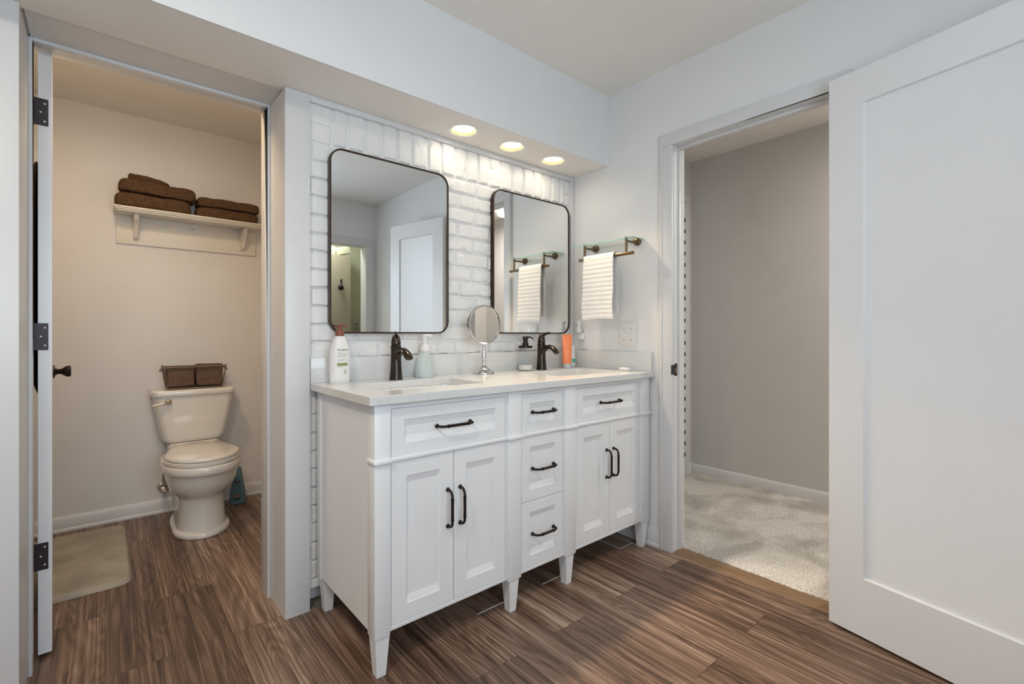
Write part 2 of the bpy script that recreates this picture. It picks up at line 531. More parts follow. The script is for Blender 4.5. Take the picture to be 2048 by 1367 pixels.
# toilet room
struct('wall_toilet_back', MB().box(-0.62, 1.05, YB, YB + 0.1, 0, 2.40), M['toilet_wall'])
struct('wall_toilet_right', MB().box(0.95, 1.05, 2.26, YB, 0, 2.40), M['toilet_wall'])
struct('wall_toilet_left', MB().box(-0.62, -0.52, 2.26, YB, 0, 2.40), M['toilet_wall'])
def base_profile(h, t):
    return [(0, 0), (t + 0.006, 0), (t + 0.006, 0.012), (t, 0.018), (t, h - 0.016), (t - 0.004, h - 0.006), (t - 0.008, h), (0, h)]
struct('baseboard_toilet_back', MB().prism([(YB - u, w) for u, w in base_profile(0.083, 0.013)], 'x', -0.52, 0.95), M['trim'])
struct('baseboard_toilet_right', MB().prism([(0.95 - u, w) for u, w in base_profile(0.083, 0.013)], 'y', 2.26, YB - 0.019), M['trim'])

# east wall with the hall doorway (y 0.61 .. 1.28)
D0, D1, DZ = 0.605, 1.283, 2.040
struct('wall_east', MB().box(XW, XW + 0.095, D1 + 0.018, 2.26, 0, ZC).box(XW, XW + 0.095, -0.95, D0 - 0.018, 0, ZC).box(XW, XW + 0.095, D0 - 0.018, D1 + 0.018, DZ + 0.018, ZC), M['wall'], smooth=False)
cas = MB()
cas.box(XW - 0.017, XW - 0.0005, D1 + 0.002, D1 + 0.074, 0, DZ + 0.002, 0.003)
cas.box(XW - 0.017, XW - 0.0005, D0 - 0.074, D1 + 0.074, DZ + 0.002, DZ + 0.064, 0.003)
cas.box(XW - 0.017, XW - 0.0005, D0 - 0.074, D0 - 0.002, 0, DZ + 0.002, 0.003)
cas.box(XW - 0.020, XW - 0.0005, D1 + 0.056, D1 + 0.070, 0, DZ + 0.06, 0.002)
struct('trim_6', cas, M['trim'])
jb = MB()
jb.box(XW - 0.005, XW + 0.096, D1, D1 + 0.0175, 0, DZ + 0.017)
jb.box(XW - 0.005, XW + 0.096, D0 - 0.0175, D0, 0, DZ + 0.017)
jb.box(XW - 0.0051, XW + 0.096, D0 - 0.01, D1 + 0.01, DZ, DZ + 0.0175)
jb.box(XW + 0.036, XW + 0.065, D1 - 0.009, D1 + 0.001, 0, DZ - 0.0121, 0.001)
jb.box(XW + 0.036, XW + 0.065, D0 - 0.001, D0 + 0.012, 0, DZ - 0.0121, 0.001)
jb.box(XW + 0.036, XW + 0.065, D0, D1, DZ - 0.012, DZ + 0.001, 0.001)
struct('trim_7', jb, M['trim'])
struct('baseboard_east', MB().prism([(XW - u, w) for u, w in base_profile(0.088, 0.012)], 'y', D1 + 0.0745, 1.93), M['trim'])
struct('trim_8', MB().prism([(XW - 0.012, 0.0), (XW + 0.0, 0.007), (XW + 0.05, 0.009), (XW + 0.082, 0.006), (XW + 0.082, 0.0)], 'y', D0, D1), M['threshold'])

# back (south) wall with an added window and closet doorway, west wall
W0, W1, WZ0, WZ1 = -0.40, 1.10, 0.90, 2.10
C0, C1, CZ = 1.30, 2.045, 2.0
sw = MB()
sw.box(-1.7, W0, YS - 0.12, YS, 0, ZC).box(W0, W1, YS - 0.12, YS, 0, WZ0).box(W0, W1, YS - 0.12, YS, WZ1, ZC)
sw.box(W1, C0, YS - 0.12, YS, 0, ZC).box(C0, C1, YS - 0.12, YS, CZ, ZC).box(C1, XW, YS - 0.12, YS, 0, ZC)
struct('wall_south', sw, M['wall'], smooth=False)
struct('wall_west', MB().box(-1.8, -1.7, -0.95, 2.26, 0, ZC), M['wall'])
wf = MB()
wf.box(W0, W0 + 0.05, YS - 0.09, YS - 0.03, WZ0, WZ1, 0.003).box(W1 - 0.05, W1, YS - 0.09, YS - 0.03, WZ0, WZ1, 0.003)
wf.box(W0 + 0.05, W1 - 0.05, YS - 0.09, YS - 0.03, WZ0, WZ0 + 0.05, 0.003).box(W0 + 0.05, W1 - 0.05, YS - 0.09, YS - 0.03, WZ1 - 0.05, WZ1, 0.003)
wf.box(W0 + 0.05, W1 - 0.05, YS - 0.08, YS - 0.04, 1.48, 1.52, 0.003)
win = struct('added_window', wf, M['trim'])  # unseen window, added to carry the cool fill
MB().box(W0 + 0.05, W1 - 0.05, YS - 0.064, YS - 0.058, WZ0 + 0.05, WZ1 - 0.05).build('pane', M['pane'], win)
cc = MB()
cc.box(C1, C1 + 0.09, YS, YS + 0.016, 0, CZ, 0.003).box(C0 - 0.09, C0, YS, YS + 0.016, 0, CZ, 0.003).box(C0 - 0.09, C1 + 0.09, YS, YS + 0.016, CZ, CZ + 0.075, 0.003)
struct('trim_9', cc, M['trim'])

# green closet room behind the south wall (seen in the left mirror)
struct('floor', MB().box(0.9, 2.72, -1.86, -0.951, -0.06, 0.0), M['floor'])
struct('wall_closet_back', MB().box(0.9, 2.72, -1.86, -1.76, 0, ZC), M['green_wall'])
struct('wall_closet_right', MB().box(2.62, 2.72, -1.76, -0.951, 0, ZC), M['green_wall'])
struct('wall_closet_left', MB().box(0.9, 1.0, -1.76, -0.951, 0, ZC), M['green_wall'])
struct('wall_closet_front', MB().box(XW, 2.62, -0.96, -0.952, 0, ZC), M['green_wall'])

# carpeted hall
xs = np.arange(2.238, 3.5, 0.007)
ys = np.arange(-0.94, 1.985, 0.007)
def carpet_z(X, Y):
    ed = np.clip((X - 2.238) / 0.03, 0, 1)
    h = 0.011 * np.sqrt(ed) + 0.002 + 0.006 * vnoise(X, Y, 110, 3) * (0.4 + 0.6 * ed) + 0.003 * vnoise(X, Y, 12, 4)
    jit = (vnoise(X, Y, 90, 5) - 0.5) * 0.012 * (X < 2.262)
    return X + jit, Y, h
me = grid_mesh('floor_hall', xs, ys, carpet_z, M['carpet'])
o = link_mesh('floor_hall', me, M['carpet'], angle=180)
tag(o, kind='structure')
struct('floor', MB().box(2.2005, 3.60, -0.95, 2.10, -0.06, 0.001), M['concrete'])
XH = 3.494
struct('wall_hall_east', MB().box(XH, XH + 0.1, -0.95, 2.07, 0, ZC), M['hall_wall'])
struct('wall_hall_north', MB().box(XW + 0.095, XH, 1.925, 2.07, 0, ZC), M['hall_wall'])
struct('wall_hall_south', MB().box(XW + 0.095, XH, -0.95, -0.85, 0, ZC), M['hall_wall'])
struct('baseboard_hall_east', MB().prism([(XH - u, w) for u, w in base_profile(0.088, 0.013)], 'y', -0.85, 1.925), M['trim'])
struct('baseboard_hall_north', MB().prism([(1.925 - u, w) for u, w in base_profile(0.088, 0.013)], 'x', 3.44, XH - 0.018), M['trim'])
struct('trim_10', MB().box(3.385, 3.440, 1.907, 1.9245, 0, 2.10, 0.003).box(2.40, 3.440, 1.907, 1.9245, 2.10, 2.16, 0.003), M['trim'])
# louvred closet door on the hall's far side: only its slat edges show past the jamb
ld = MB()
ld.box(3.30, 3.384, 1.895, 1.9235, 0.02, 2.09, 0.002).box(2.45, 2.53, 1.895, 1.9235, 0.02, 2.09, 0.002)
ld.box(2.53, 3.30, 1.900, 1.9235, 0.02, 0.12).box(2.53, 3.30, 1.900, 1.9235, 2.0, 2.09)
door2 = struct('door_2', ld, M['trim'])
sl = MB()
for k in range(22):
    z = 0.17 + k * 0.0845
    sl.box(3.318, 3.345, 1.885, 1.896, z, z + 0.028, 0.001)
sl.build('slat_ends', M['black'], door2)

# ------------------------------------------------------------------ painted brick behind the vanity (one wall, bricks as relief)
BX0, BX1, BZ0, BZ1 = 0.616, 2.140, 0.078, 2.022
res = 0.0026
bxs = np.arange(BX0, BX1 + res, res)
bzs = np.arange(BZ0, BZ1 + 0.0021, 0.0021)
def brick_h(X, Z):
    Xp = X + (vnoise(X, Z, 26, 11) - 0.5) * 0.0055 + (vnoise(X, Z, 110, 12) - 0.5) * 0.0035
    Zp = Z + (vnoise(X, Z, 20, 13) - 0.5) * 0.0060 + (vnoise(X, Z, 110, 14) - 0.5) * 0.0035
    H = np.zeros_like(X)
    course = 0.0731
    k = np.floor((1.868 - Zp) / course).astype(int)
    lz = (1.868 - Zp) - k * course
    bw = 0.2035
    off = np.where(k % 2 == 0, 0.0, bw / 2) + 0.03 * (((k * 7919) % 13) / 13.0 - 0.5)
    u = (Xp - 0.616 + off) / bw
    ki = np.floor(u).astype(int)
    lx = (u - ki) * bw
    # joint widths vary: tight at the left, deep and ragged in the middle
    jw = 0.0050 + 0.0050 * np.clip((X - 0.72) / 0.35, 0, 1)
    dx = np.minimum(lx, bw - lx) - jw * 0.6
    dz = np.minimum(lz, course - lz) - jw * 0.6
    d = np.minimum(dx, dz)
    rid = ((ki * 73 + k * 179) % 97) / 97.0
    # top soldier course
    s_j = np.array([0.712, 0.776, 0.854, 0.929, 1.004, 1.079, 1.16, 1.235, 1.316, 1.385, 1.457, 1.532, 1.611, 1.69, 1.769, 1.843, 1.918, 1.992, 2.062, 2.105])
    top = Zp > 1.868
    dj = np.min(np.abs(Xp[..., None] - s_j), axis=-1) - 0.0062
    dz2 = Zp - 1.868 - 0.006
    d_s = np.minimum(dj, dz2)
    stack = (Xp < 0.712) | (Xp > 2.105)
    dz3 = np.minimum(np.minimum(np.abs(Zp - 1.942), np.abs(Zp - 1.868)) - 0.003, dj)
    d = np.where(top, np.where(stack, dz3, d_s), d)
    rid = np.where(top, (np.searchsorted(s_j, Xp.ravel()).reshape(X.shape) * 37 % 11) / 11.0, rid)
    prof = np.clip(d / 0.0042, 0, 1)
    prof = prof * prof * (3 - 2 * prof)
    chip = np.clip((vnoise(X, Z, 22, 15) - 0.74) * 7, 0, 1) * np.clip(1 - d / 0.02, 0, 1) * np.clip((X - 0.8) / 0.3, 0, 1)
    depth = 0.0085 + 0.0025 * np.clip((X - 0.72) / 0.35, 0, 1)
    H = prof * depth * (1 - 0.8 * chip) + (rid - 0.5) * 0.0035 * prof
    crack = np.where(top, np.minimum(np.abs(Zp - 1.868), np.where(stack, np.abs(Zp - 1.942), 1)), np.minimum(lz, course - lz))
    H -= 0.007 * np.clip(1 - crack / 0.0026, 0, 1) * np.clip(1.25 - (X - 0.7) / 0.5, 0.25, 1) * np.clip(vnoise(X, Z, 9, 18) * 2.2 - 0.35, 0, 1)
    H -= 0.006 * np.clip(1 - (BZ1 - Z) / 0.004, 0, 1)
    H += (vnoise(X, Z, 14, 16) - 0.5) * 0.0020 + (vnoise(X, Z, 60, 17) - 0.5) * 0.0016
    return X, 1.9775 - H, Z
me = grid_mesh('wall_north_brick', bxs, bzs, brick_h, M['brick'])
o = link_mesh('wall_north_brick', me, M['brick'], angle=180)
tag(o, kind='structure')
struct('trim_11', MB().box(0.616, XW, 1.952, 2.0, 2.019, SZ - 0.0005, 0.002).box(2.137, XW, 1.950, 2.0, 0.0, 2.019, 0.002).box(2.145, 2.156, 1.944, 1.951, 1.0, 2.019, 0.003), M['trim'])

# ------------------------------------------------------------------ downlights
def downlight(x, y):
    t = thing('recessed_downlight', (x, y, SZ), '', 'downlight', 'downlights in the soffit over the vanity')
    ring = []
    prof = [(0.0580, 0.0), (0.062, -0.0035), (0.070, -0.004), (0.0745, -0.0015), (0.0745, 0.0), ]
    MB().lathe(prof, (x, y, SZ - 0.0002), 48, False, False).build('trim_ring', M['can'], t)
    MB().lathe([(0.0575, -0.001), (0.0555, 0.006), (0.051, 0.016), (0.050, 0.06)], (x, y, SZ), 48, False, True).build('reflector', M['reflector'], t)
    MB().lathe([(0.0001, 0.0085), (0.03, 0.0087), (0.0465, 0.0100), (0.0475, 0.0130), (0.03, 0.016), (0.001, 0.017)], (x, y, SZ), 48, True, True).build('lens', M['lens'], t)
    return t
dl = [downlight(*DOWN[0])]
for (x, y) in DOWN[1:]:
    c = copy_tree(dl[0])
    c.location = (x, y, SZ)
    dl.append(c)
for c, s in zip(dl, ('lit recessed downlight above left wall mirror, nearest the white post', 'lit recessed downlight between its two neighbours, middle of the soffit', 'lit recessed downlight nearest the right wall, above the right mirror')):
    c['label'] = s

# ------------------------------------------------------------------ vanity cabinet
VY, VZ0, VZ1 = 1.420, 0.137, 0.872
VX0, VX1 = 0.642, 2.145
van = thing('vanity_cabinet', (1.393, 1.68, 0), 'wide white double vanity cabinet with panelled doors, drawers and tapered legs', 'bathroom vanity')
posts = [(0.642, 0.695), (1.190, 1.257), (1.512, 1.580), (2.078, 2.145)]
b = MB()
b.box(VX0 + 0.002, VX0 + 0.020, VY + 0.020, 1.945, VZ0 + 0.004, VZ1 - 0.001)
b.box(VX1 - 0.020, VX1 - 0.002, VY + 0.020, 1.945, VZ0 + 0.004, VZ1 - 0.001)
b.box(VX0 + 0.020, VX1 - 0.020, 1.930, 1.945, VZ0 + 0.004, VZ1 - 0.001)
b.box(VX0 + 0.020, VX1 - 0.020, VY + 0.020, 1.930, VZ0 + 0.004, VZ0 + 0.020)
b.box(VX0 + 0.020, VX1 - 0.020, VY + 0.0215, VY + 0.024, VZ0 + 0.020, VZ1 - 0.002)
for (a, c) in posts:
    b.box(a, c, VY - 0.008, VY + 0.046, VZ0 - 0.006, VZ1 - 0.001, 0.0015)
for (a, c) in ((0.695, 1.190), (1.257, 1.512), (1.580, 2.078)):
    b.box(a, c, VY, VY + 0.022, 0.8535, VZ1 - 0.001)
    b.box(a, c, VY, VY + 0.022, VZ0, 0.1515, 0.001)
    b.box(a, c, VY - 0.001, VY + 0.022, 0.6815, 0.6965)
for (a, c) in ((0.695, 0.7015), (1.1835, 1.190), (1.257, 1.2645), (1.5045, 1.512), (1.580, 1.5865), (2.0705, 2.078)):
    b.box(a, c, VY + 0.0003, VY + 0.0215, 0.1510, 0.8540)
b.box(VX0 - 0.001, VX0 + 0.02, 1.898, 1.945, VZ0 - 0.004, VZ1 - 0.001, 0.001)
b.build('body', M['cab'], van)
# belt moulding running round the posts
mo = MB()
def belt(x0, x1, y0, y1):
    mo.box(x0, x1, y0, y1, 0.6805, 0.6975, 0.0055, 3)
for (a, c) in posts:
    belt(a - 0.006, c + 0.006, VY - 0.018, VY + 0.045)
for (a, c) in ((0.695, 1.190), (1.257, 1.512), (1.580, 2.078)):
    belt(a, c, VY - 0.0075, VY + 0.01)
mo.build('belt_moulding', M['cab'], van)

def leg_mesh(cx, cy, top=0.050, bot=0.029, h=VZ0 - 0.006):
    mb_ = MB()
    zs = [(0.0, bot), (0.002, bot + 0.002), (h - 0.006, top - 0.002), (h - 0.001, top + 0.001), (h, top - 0.003)]
    mb_.rings([[(cx + sx * w / 2, cy + sy * w / 2, z) for sx, sy in ((-1, -1), (1, -1), (1, 1), (-1, 1))] for z, w in zs])
    return mb_
for cx, cy in ((0.6705, 1.4405), (1.2235, 1.4405), (1.546, 1.4405), (2.113, 1.4405), (0.6735, 1.918), (2.113, 1.918)):
    leg_mesh(cx, cy).build('leg', M['cab'], van, smooth=False)

def front(x0, x1, z0, z1, fx, fz, name):
    """inset cabinet front with a sloped recessed panel"""
    g = 0.0012
    x0, x1, z0, z1 = x0 + g, x1 - g, z0 + g, z1 - g
    mb_ = MB()
    def ring(ix, iz, y):
        return [(x0 + ix, y, z0 + iz), (x1 - ix, y, z0 + iz), (x1 - ix, y, z1 - iz), (x0 + ix, y, z1 - iz)]
    mb_.rings([ring(0, 0, VY + 0.019), ring(0, 0, VY + 0.001), ring(0.001, 0.001, VY), ring(fx, fz, VY), ring(fx + 0.0015, fz + 0.0015, VY + 0.0025), ring(fx + 0.006, fz + 0.022, VY + 0.0088), ring(fx + 0.007, fz + 0.024, VY + 0.0094)])
    return mb_.build(name, M['cab'], van, smooth=True, angle=12)

def handle(p, axis, length, parent, material):
    """arched bar pull with two feet; p is the middle on the front plane"""
    mb_ = MB()
    h = length / 2
    def P(t, out):
        return (p[0] + (t if axis == 'x' else 0), VY - out, p[2] + (t if axis == 'z' else 0))
    for s in (-1, 1):
        mb_.tube([P(s * h, 0), P(s * h, 0.004), P(s * h, 0.008)], [0.0078, 0.0078, 0.0045], 14)
    pts, rad = [], []
    for s in (-1, 1):
        seq = [(h, 0.006), (h - 0.0005, 0.016), (h - 0.005, 0.024), (h - 0.014, 0.0295), (h - 0.026, 0.031)]
        if s == 1:
            seq = seq[::-1]
        for t, out in seq:
            pts.append(P(s * t, out)); rad.append(0.0046)
    mb_.tube(pts, rad, 12)
    for s in (-1, 1):
        mb_.tube([P(s * (h - 0.030), 0.031), P(s * (h - 0.0265), 0.031)], 0.0064, 12)
    mb_.tube([P(-h + 0.03, 0.031), P(h - 0.03, 0.031)], 0.0053, 12)
    return mb_.build('handle', material, parent)

DZ0, DZ1 = 0.6965, 0.8535
# drawers
for (x0, x1, z0, z1, hx, hz, hl) in ((0.7015, 1.1835, DZ0, DZ1, 0.943, 0.777, 0.140), (1.2645, 1.5045, DZ0, DZ1, 1.385, 0.777, 0.120), (1.5865, 2.0705, DZ0, DZ1, 1.829, 0.776, 0.140),
                                     (1.2645, 1.5045, 0.4165, 0.6815, 1.385, 0.547, 0.120), (1.2645, 1.5045, 0.1515, 0.4165, 1.385, 0.281, 0.120)):
    d = front(x0, x1, z0, z1, 0.044 if x1 - x0 < 0.3 else 0.046, 0.038 if z1 - z0 < 0.2 else 0.044, 'drawer')
    handle((hx, 0, hz), 'x', hl, d, M['handle'])
# doors
for (x0, x1, hx) in ((0.7015, 0.9425, 0.917), (0.9425, 1.1835, 0.969), (1.5865, 1.8285, 1.803), (1.8285, 2.0705, 1.855)):
    d = front(x0, x1, 0.1515, 0.6815, 0.053, 0.053, 'door')
    handle((hx, 0, 0.484), 'z', 0.128, d, M['handle'])

# ------------------------------------------------------------------ countertop with backsplashes, sinks
TZ = 0.9007
CX0, CX1, CY0, CY1 = 0.618, XW - 0.001, 1.393, 1.965
BAS = [(0.953, 1.662), (1.822, 1.662)]
top = thing('countertop', (1.393, 1.68, 0.872), 'white quartz countertop with two sink cutouts on the vanity cabinet', 'countertop')
mb = MB()
bm = mb.bm
eds = []
for lp in [[(CX0, CY0), (CX1, CY0), (CX1, CY1), (CX0, CY1)]] + [rrect(x, y, 0.43, 0.285, 0.03, 6) for x, y in BAS]:
    vs = [bm.verts.new((a, b_, TZ)) for a, b_ in lp]
    for k in range(len(vs)):
        eds.append(bm.edges.new((vs[k], vs[(k + 1) % len(vs)])))
bmesh.ops.triangle_fill(bm, edges=eds, use_beauty=True)
fs = list(bm.faces)
ex = bmesh.ops.extrude_face_region(bm, geom=fs)
bmesh.ops.translate(bm, verts=[v_ for v_ in ex['geom'] if isinstance(v_, bmesh.types.BMVert)], vec=(0, 0, 0.8721 - TZ))
slab = mb.build('slab', M['quartz'], top, smooth=False)
bv = slab.modifiers.new('bevel', 'BEVEL'); bv.width = 0.002; bv.segments = 2; bv.limit_method = 'ANGLE'; bv.angle_limit = R(60)
MB().box(CX0, XW - 0.021, 1.945, 1.9655, TZ, 1.000, 0.0015).build('backsplash', M['quartz'], top)
MB().box(XW - 0.0205, XW - 0.0008, 1.403, 1.9655, TZ, 1.000, 0.0015).build('side_splash', M['quartz'], top)

def sink(x, y):
    t = thing('sink_basin', (x, y, 0.74), '', 'sink', 'undermount sinks in the vanity top')
    rs = []
    for z, gx, r in ((0.8715, 0.035, 0.05), (0.8715, 0.005, 0.034), (0.86, 0.002, 0.036), (0.80, -0.012, 0.05), (0.762, -0.05, 0.06), (0.752, -0.10, 0.06), (0.748, -0.20, 0.035)):
        rs.append([(a, b_, z) for a, b_ in rrect(x, y, 0.43 + gx, 0.285 + gx, r, 6)])
    MB().rings(rs, False, True).build('bowl', M['sink'], t, angle=60)
    MB().lathe([(0.001, 0.0075), (0.018, 0.0065), (0.028, 0.004), (0.031, 0.001), (0.031, -0.004)], (x, y + 0.03, 0.7475), 28).build('drain', M['metal_dark'], t)
    return t
s0 = sink(*BAS[0]); s0['label'] = 'rectangular white sink set in the left half of the vanity top'
s1 = copy_tree(s0); s1.location = (BAS[1][0], BAS[1][1], 0.74); s1['label'] = 'rectangular white sink set in the right half of the vanity top'

# ------------------------------------------------------------------ faucets
def faucet(x, y, turn, label):
    t = thing('faucet', (x, y, TZ), label, 'faucet', 'single-handle bronze faucets on the vanity')
    z = TZ
    MB().lathe([(0.0285, 0.0002), (0.0290, 0.002), (0.0280, 0.005)], (x, y, z), 32).build('base_ring', M['faucet'], t)
    MB().lathe([(0.0272, 0.004), (0.0262, 0.02), (0.0240, 0.05), (0.0222, 0.085), (0.0215, 0.11), (0.0222, 0.135), (0.0228, 0.1425), (0.0205, 0.1450)], (x, y, z), 32).build('body', M['faucet'], t)
    pts = [(0.0, 0.080), (-0.010, 0.098), (-0.024, 0.114), (-0.043, 0.1245), (-0.064, 0.1270), (-0.084, 0.1220), (-0.101, 0.1110), (-0.114, 0.0985), (-0.119, 0.0935)]
    sp_ = MB().tube([(x, y + a, z + b_) for a, b_ in pts], [0.020, 0.0185, 0.017, 0.0165, 0.0170, 0.0180, 0.0192, 0.0185, 0.0165], 18, flat=[0.9, 0.9, 0.82, 0.72, 0.66, 0.62, 0.6, 0.6, 0.58], up=(0, 0, 1))
    sp_.build('spout', M['faucet'], t)
    hb = MB()
    hb.lathe([(0.0190, 0.1445), (0.0208, 0.150), (0.0204, 0.160), (0.0180, 0.174), (0.0135, 0.186), (0.008, 0.194), (0.001, 0.197)], (x, y, z), 28)
    ca, sa = math.cos(turn), math.sin(turn)
    lv = [(0.004, 0.150, 0.017), (0.002, 0.168, 0.0165), (-0.006, 0.182, 0.0135), (-0.018, 0.1925, 0.0095), (-0.034, 0.1985, 0.0075), (-0.048, 0.2005, 0.0065), (-0.056, 0.1995, 0.0055)]
    hb.tube([(x + a * sa, y + a * ca, z + b_) for a, b_, r_ in lv], [r_ for a, b_, r_ in lv], 14, flat=[1, 1, 0.9, 0.75, 0.65, 0.65, 0.65])
    hb.build('lever_handle', M['faucet'], t)
    return t
faucet(0.948, 1.873, R(28), 'dark bronze faucet at the left sink beside the white lotion bottle')
faucet(1.815, 1.873, R(-12), 'dark bronze faucet at the right sink beside the orange tube')

# ------------------------------------------------------------------ wall mirrors
def wall_mirror(x0, x1, z0, z1, label):
    t = thing('wall_mirror', ((x0 + x1) / 2, 1.955, z0), label, 'mirror', 'bronze-framed wall mirrors over the vanity')
    cx, cz, w, h = (x0 + x1) / 2, (z0 + z1) / 2, x1 - x0, z1 - z0
    def rr(ins, y, r):
        return [(a, y, b_) for a, b_ in rrect(cx, cz, w - 2 * ins, h - 2 * ins, r, 12)]
    R0 = 0.058
    MB().rings([rr(0, 1.9655, R0), rr(0, 1.9405, R0), rr(0.001, 1.9395, R0 - 0.001), rr(0.005, 1.9395, R0 - 0.005), rr(0.006, 1.9405, R0 - 0.006), rr(0.006, 1.9655, R0 - 0.006)], closed=True).build('frame', M['frame'], t)
    MB().rings([rr(0.0065, 1.9600, R0 - 0.0065), rr(0.0065, 1.9445, R0 - 0.0065)]).build('mirror_glass', M['mirror'], t, smooth=False)
    return t
wall_mirror(0.691, 1.259, 1.098, 1.858, 'rounded wall mirror on the left, above the lotion bottle, reflecting doorway and white door')
wall_mirror(1.534, 2.114, 1.098, 1.858, 'rounded wall mirror nearest the right wall, reflecting the glass shelf and towel')

# ------------------------------------------------------------------ things on the vanity top
# lotion bottle
LX, LY = 0.714, 1.895
t = thing('lotion_bottle', (LX, LY, TZ), 'tall white pump lotion bottle with brown cap standing at left end of vanity', 'lotion bottle')
LP = [(0.0, 0.0375, 0.022), (0.003, 0.0395, 0.0245), (0.02, 0.0405, 0.026), (0.06, 0.0415, 0.027), (0.10, 0.0415, 0.027), (0.125, 0.0395, 0.0265), (0.145, 0.0355, 0.0255), (0.162, 0.0295, 0.0235), (0.176, 0.022, 0.020), (0.185, 0.0168, 0.0165), (0.188, 0.0150, 0.0150)]
MB().rings([[(LX + a * math.copysign(abs(math.cos(th)) ** 0.85, math.cos(th)), LY + b_ * math.copysign(abs(math.sin(th)) ** 0.85, math.sin(th)), TZ + z) for th in [2 * math.pi * k / 40 for k in range(40)]] for z, a, b_ in LP]).build('bottle', M['lotion'], t)
MB().lathe([(0.0165, 0.186), (0.0168, 0.188), (0.0165, 0.207), (0.0150, 0.2095), (0.0085, 0.211)], (LX, LY, TZ), 32).build('cap', M['lotion_cap'], t)
ph = MB().lathe([(0.0075, 0.2105), (0.0070, 0.222), (0.0090, 0.2225), (0.0095, 0.2295), (0.0070, 0.232)], (LX, LY, TZ), 24)
ph.tube([(LX, LY, TZ + 0.2285), (LX + 0.014, LY - 0.006, TZ + 0.2300), (LX + 0.024, LY - 0.010, TZ + 0.2285), (LX + 0.031, LY - 0.013, TZ + 0.2240)], [0.006, 0.0052, 0.0042, 0.0032], 10)
ph.build('pump_head', M['lotion_cap'], t)

def bottle_front(x, z):
    """y on the lotion bottle's front skin"""
    for (za, aa, ba), (zb, ab, bb) in zip(LP, LP[1:]):
        if za <= z <= zb:
            f = (z - za) / (zb - za)
            a, b_ = aa + (ab - aa) * f, ba + (bb - ba) * f
            u = min(0.98, abs(x) / a)
            c_ = u ** (1 / 0.85)
            s_ = math.sqrt(max(0, 1 - c_ * c_)) ** 0.85
            return LY - b_ * s_
    return LY
def label_text(body, size, x, z, material, name, parent):
    pts, faces = text_mesh(body, size, name)
    mb_ = MB()
    vs = [mb_.bm.verts.new((LX + x + p_[0], bottle_front(x + p_[0], z + p_[1]) - 0.0004, TZ + z + p_[1])) for p_ in pts]
    for f in faces:
        try:
            mb_.bm.faces.new([vs[k] for k in f])
        except ValueError:
            pass
    return mb_.build(name, material, parent, smooth=False)
def label_patch(x0, x1, z0, z1, material, name, parent, n=10):
    mb_ = MB()
    rs = []
    for z in (z0, z1):
        rs.append([mb_.bm.verts.new((LX + x0 + (x1 - x0) * k / n, bottle_front(x0 + (x1 - x0) * k / n, z) - 0.0004, TZ + z)) for k in range(n + 1)])
    for k in range(n):
        mb_.bm.faces.new((rs[0][k], rs[0][k + 1], rs[1][k + 1], rs[1][k]))
    return mb_.build(name, material, parent, smooth=False)
label_text('Aveeno', 0.0150, -0.020, 0.128, M['ink'], 'brand_text', t)
label_text('DAILY', 0.0070, -0.020, 0.1185, M['ink_light'], 'label_text', t)
label_text('MOISTURIZING', 0.0066, -0.020, 0.1105, M['ink_light'], 'label_text', t)
label_text('BODY LOTION', 0.0055, -0.020, 0.1030, M['ink_light'], 'label_text', t)
label_patch(-0.020, 0.022, 0.068, 0.0805, M['label_green'], 'label_band', t)
for k in range(3):
    zz = [0.092, 0.088, 0.064][k]
    label_patch(-0.020, [0.020, 0.004, 0.006][k], zz, zz + 0.0012, M['ink_light'], 'label_line', t)
oat = MB()
for k, (dx, dz, ln, an) in enumerate(((0.006, 0.036, 0.018, 60), (0.010, 0.034, 0.020, 78), (0.014, 0.035, 0.018, 100), (0.018, 0.037, 0.016, 118), (0.004, 0.046, 0.010, 40), (0.020, 0.046, 0.010, 135))):
    p0 = (dx, dz); p1 = (dx + ln * math.cos(R(an)), dz + ln * math.sin(R(an)))
    oat.tube([(LX + a, bottle_front(a, b_) - 0.0003, TZ + b_) for a, b_ in (p0, ((p0[0] + p1[0]) / 2, (p0[1] + p1[1]) / 2), p1)], 0.0005, 6)
oat.build('oat_emblem', M['ink_light'], t)

# foaming soap bottle
FX, FY = 1.103, 1.900
t = thing('foam_soap_bottle', (FX, FY, TZ), 'clear foam soap bottle with pale blue liquid and white pump beside left faucet', 'soap dispenser')
fp = [(0.0, 0.040, 0.026), (0.003, 0.0445, 0.029), (0.012, 0.0455, 0.030), (0.04, 0.042, 0.029), (0.07, 0.036, 0.027), (0.095, 0.030, 0.0245), (0.108, 0.024, 0.0215), (0.113, 0.0195, 0.0195), (0.118, 0.0190, 0.0190)]
def ell(prof, c, sc=1.0, dz=0.0, zmax=9):
    return [[(c[0] + a * sc * math.cos(2 * math.pi * k / 36), c[1] + b_ * sc * math.sin(2 * math.pi * k / 36), TZ + z + dz) for k in range(36)] for z, a, b_ in prof if z <= zmax]
MB().rings(ell(fp, (FX, FY))).build('bottle', M['soap_liquid'], t)
MB().lathe([(0.0215, 0.115), (0.0225, 0.117), (0.0225, 0.128), (0.0205, 0.134), (0.0185, 0.141), (0.0120, 0.146), (0.0105, 0.150)], (FX, FY, TZ), 32).build('collar', M['plastic_white'], t)
ph = MB().lathe([(0.0100, 0.148), (0.0100, 0.180), (0.0110, 0.182), (0.0110, 0.189), (0.0085, 0.192)], (FX, FY, TZ), 24)
ph.tube([(FX, FY, TZ + 0.187), (FX + 0.016, FY - 0.010, TZ + 0.1885), (FX + 0.030, FY - 0.018, TZ + 0.186)], [0.0068, 0.006, 0.0045], 12)
ph.build('pump_head', M['plastic_white'], t)

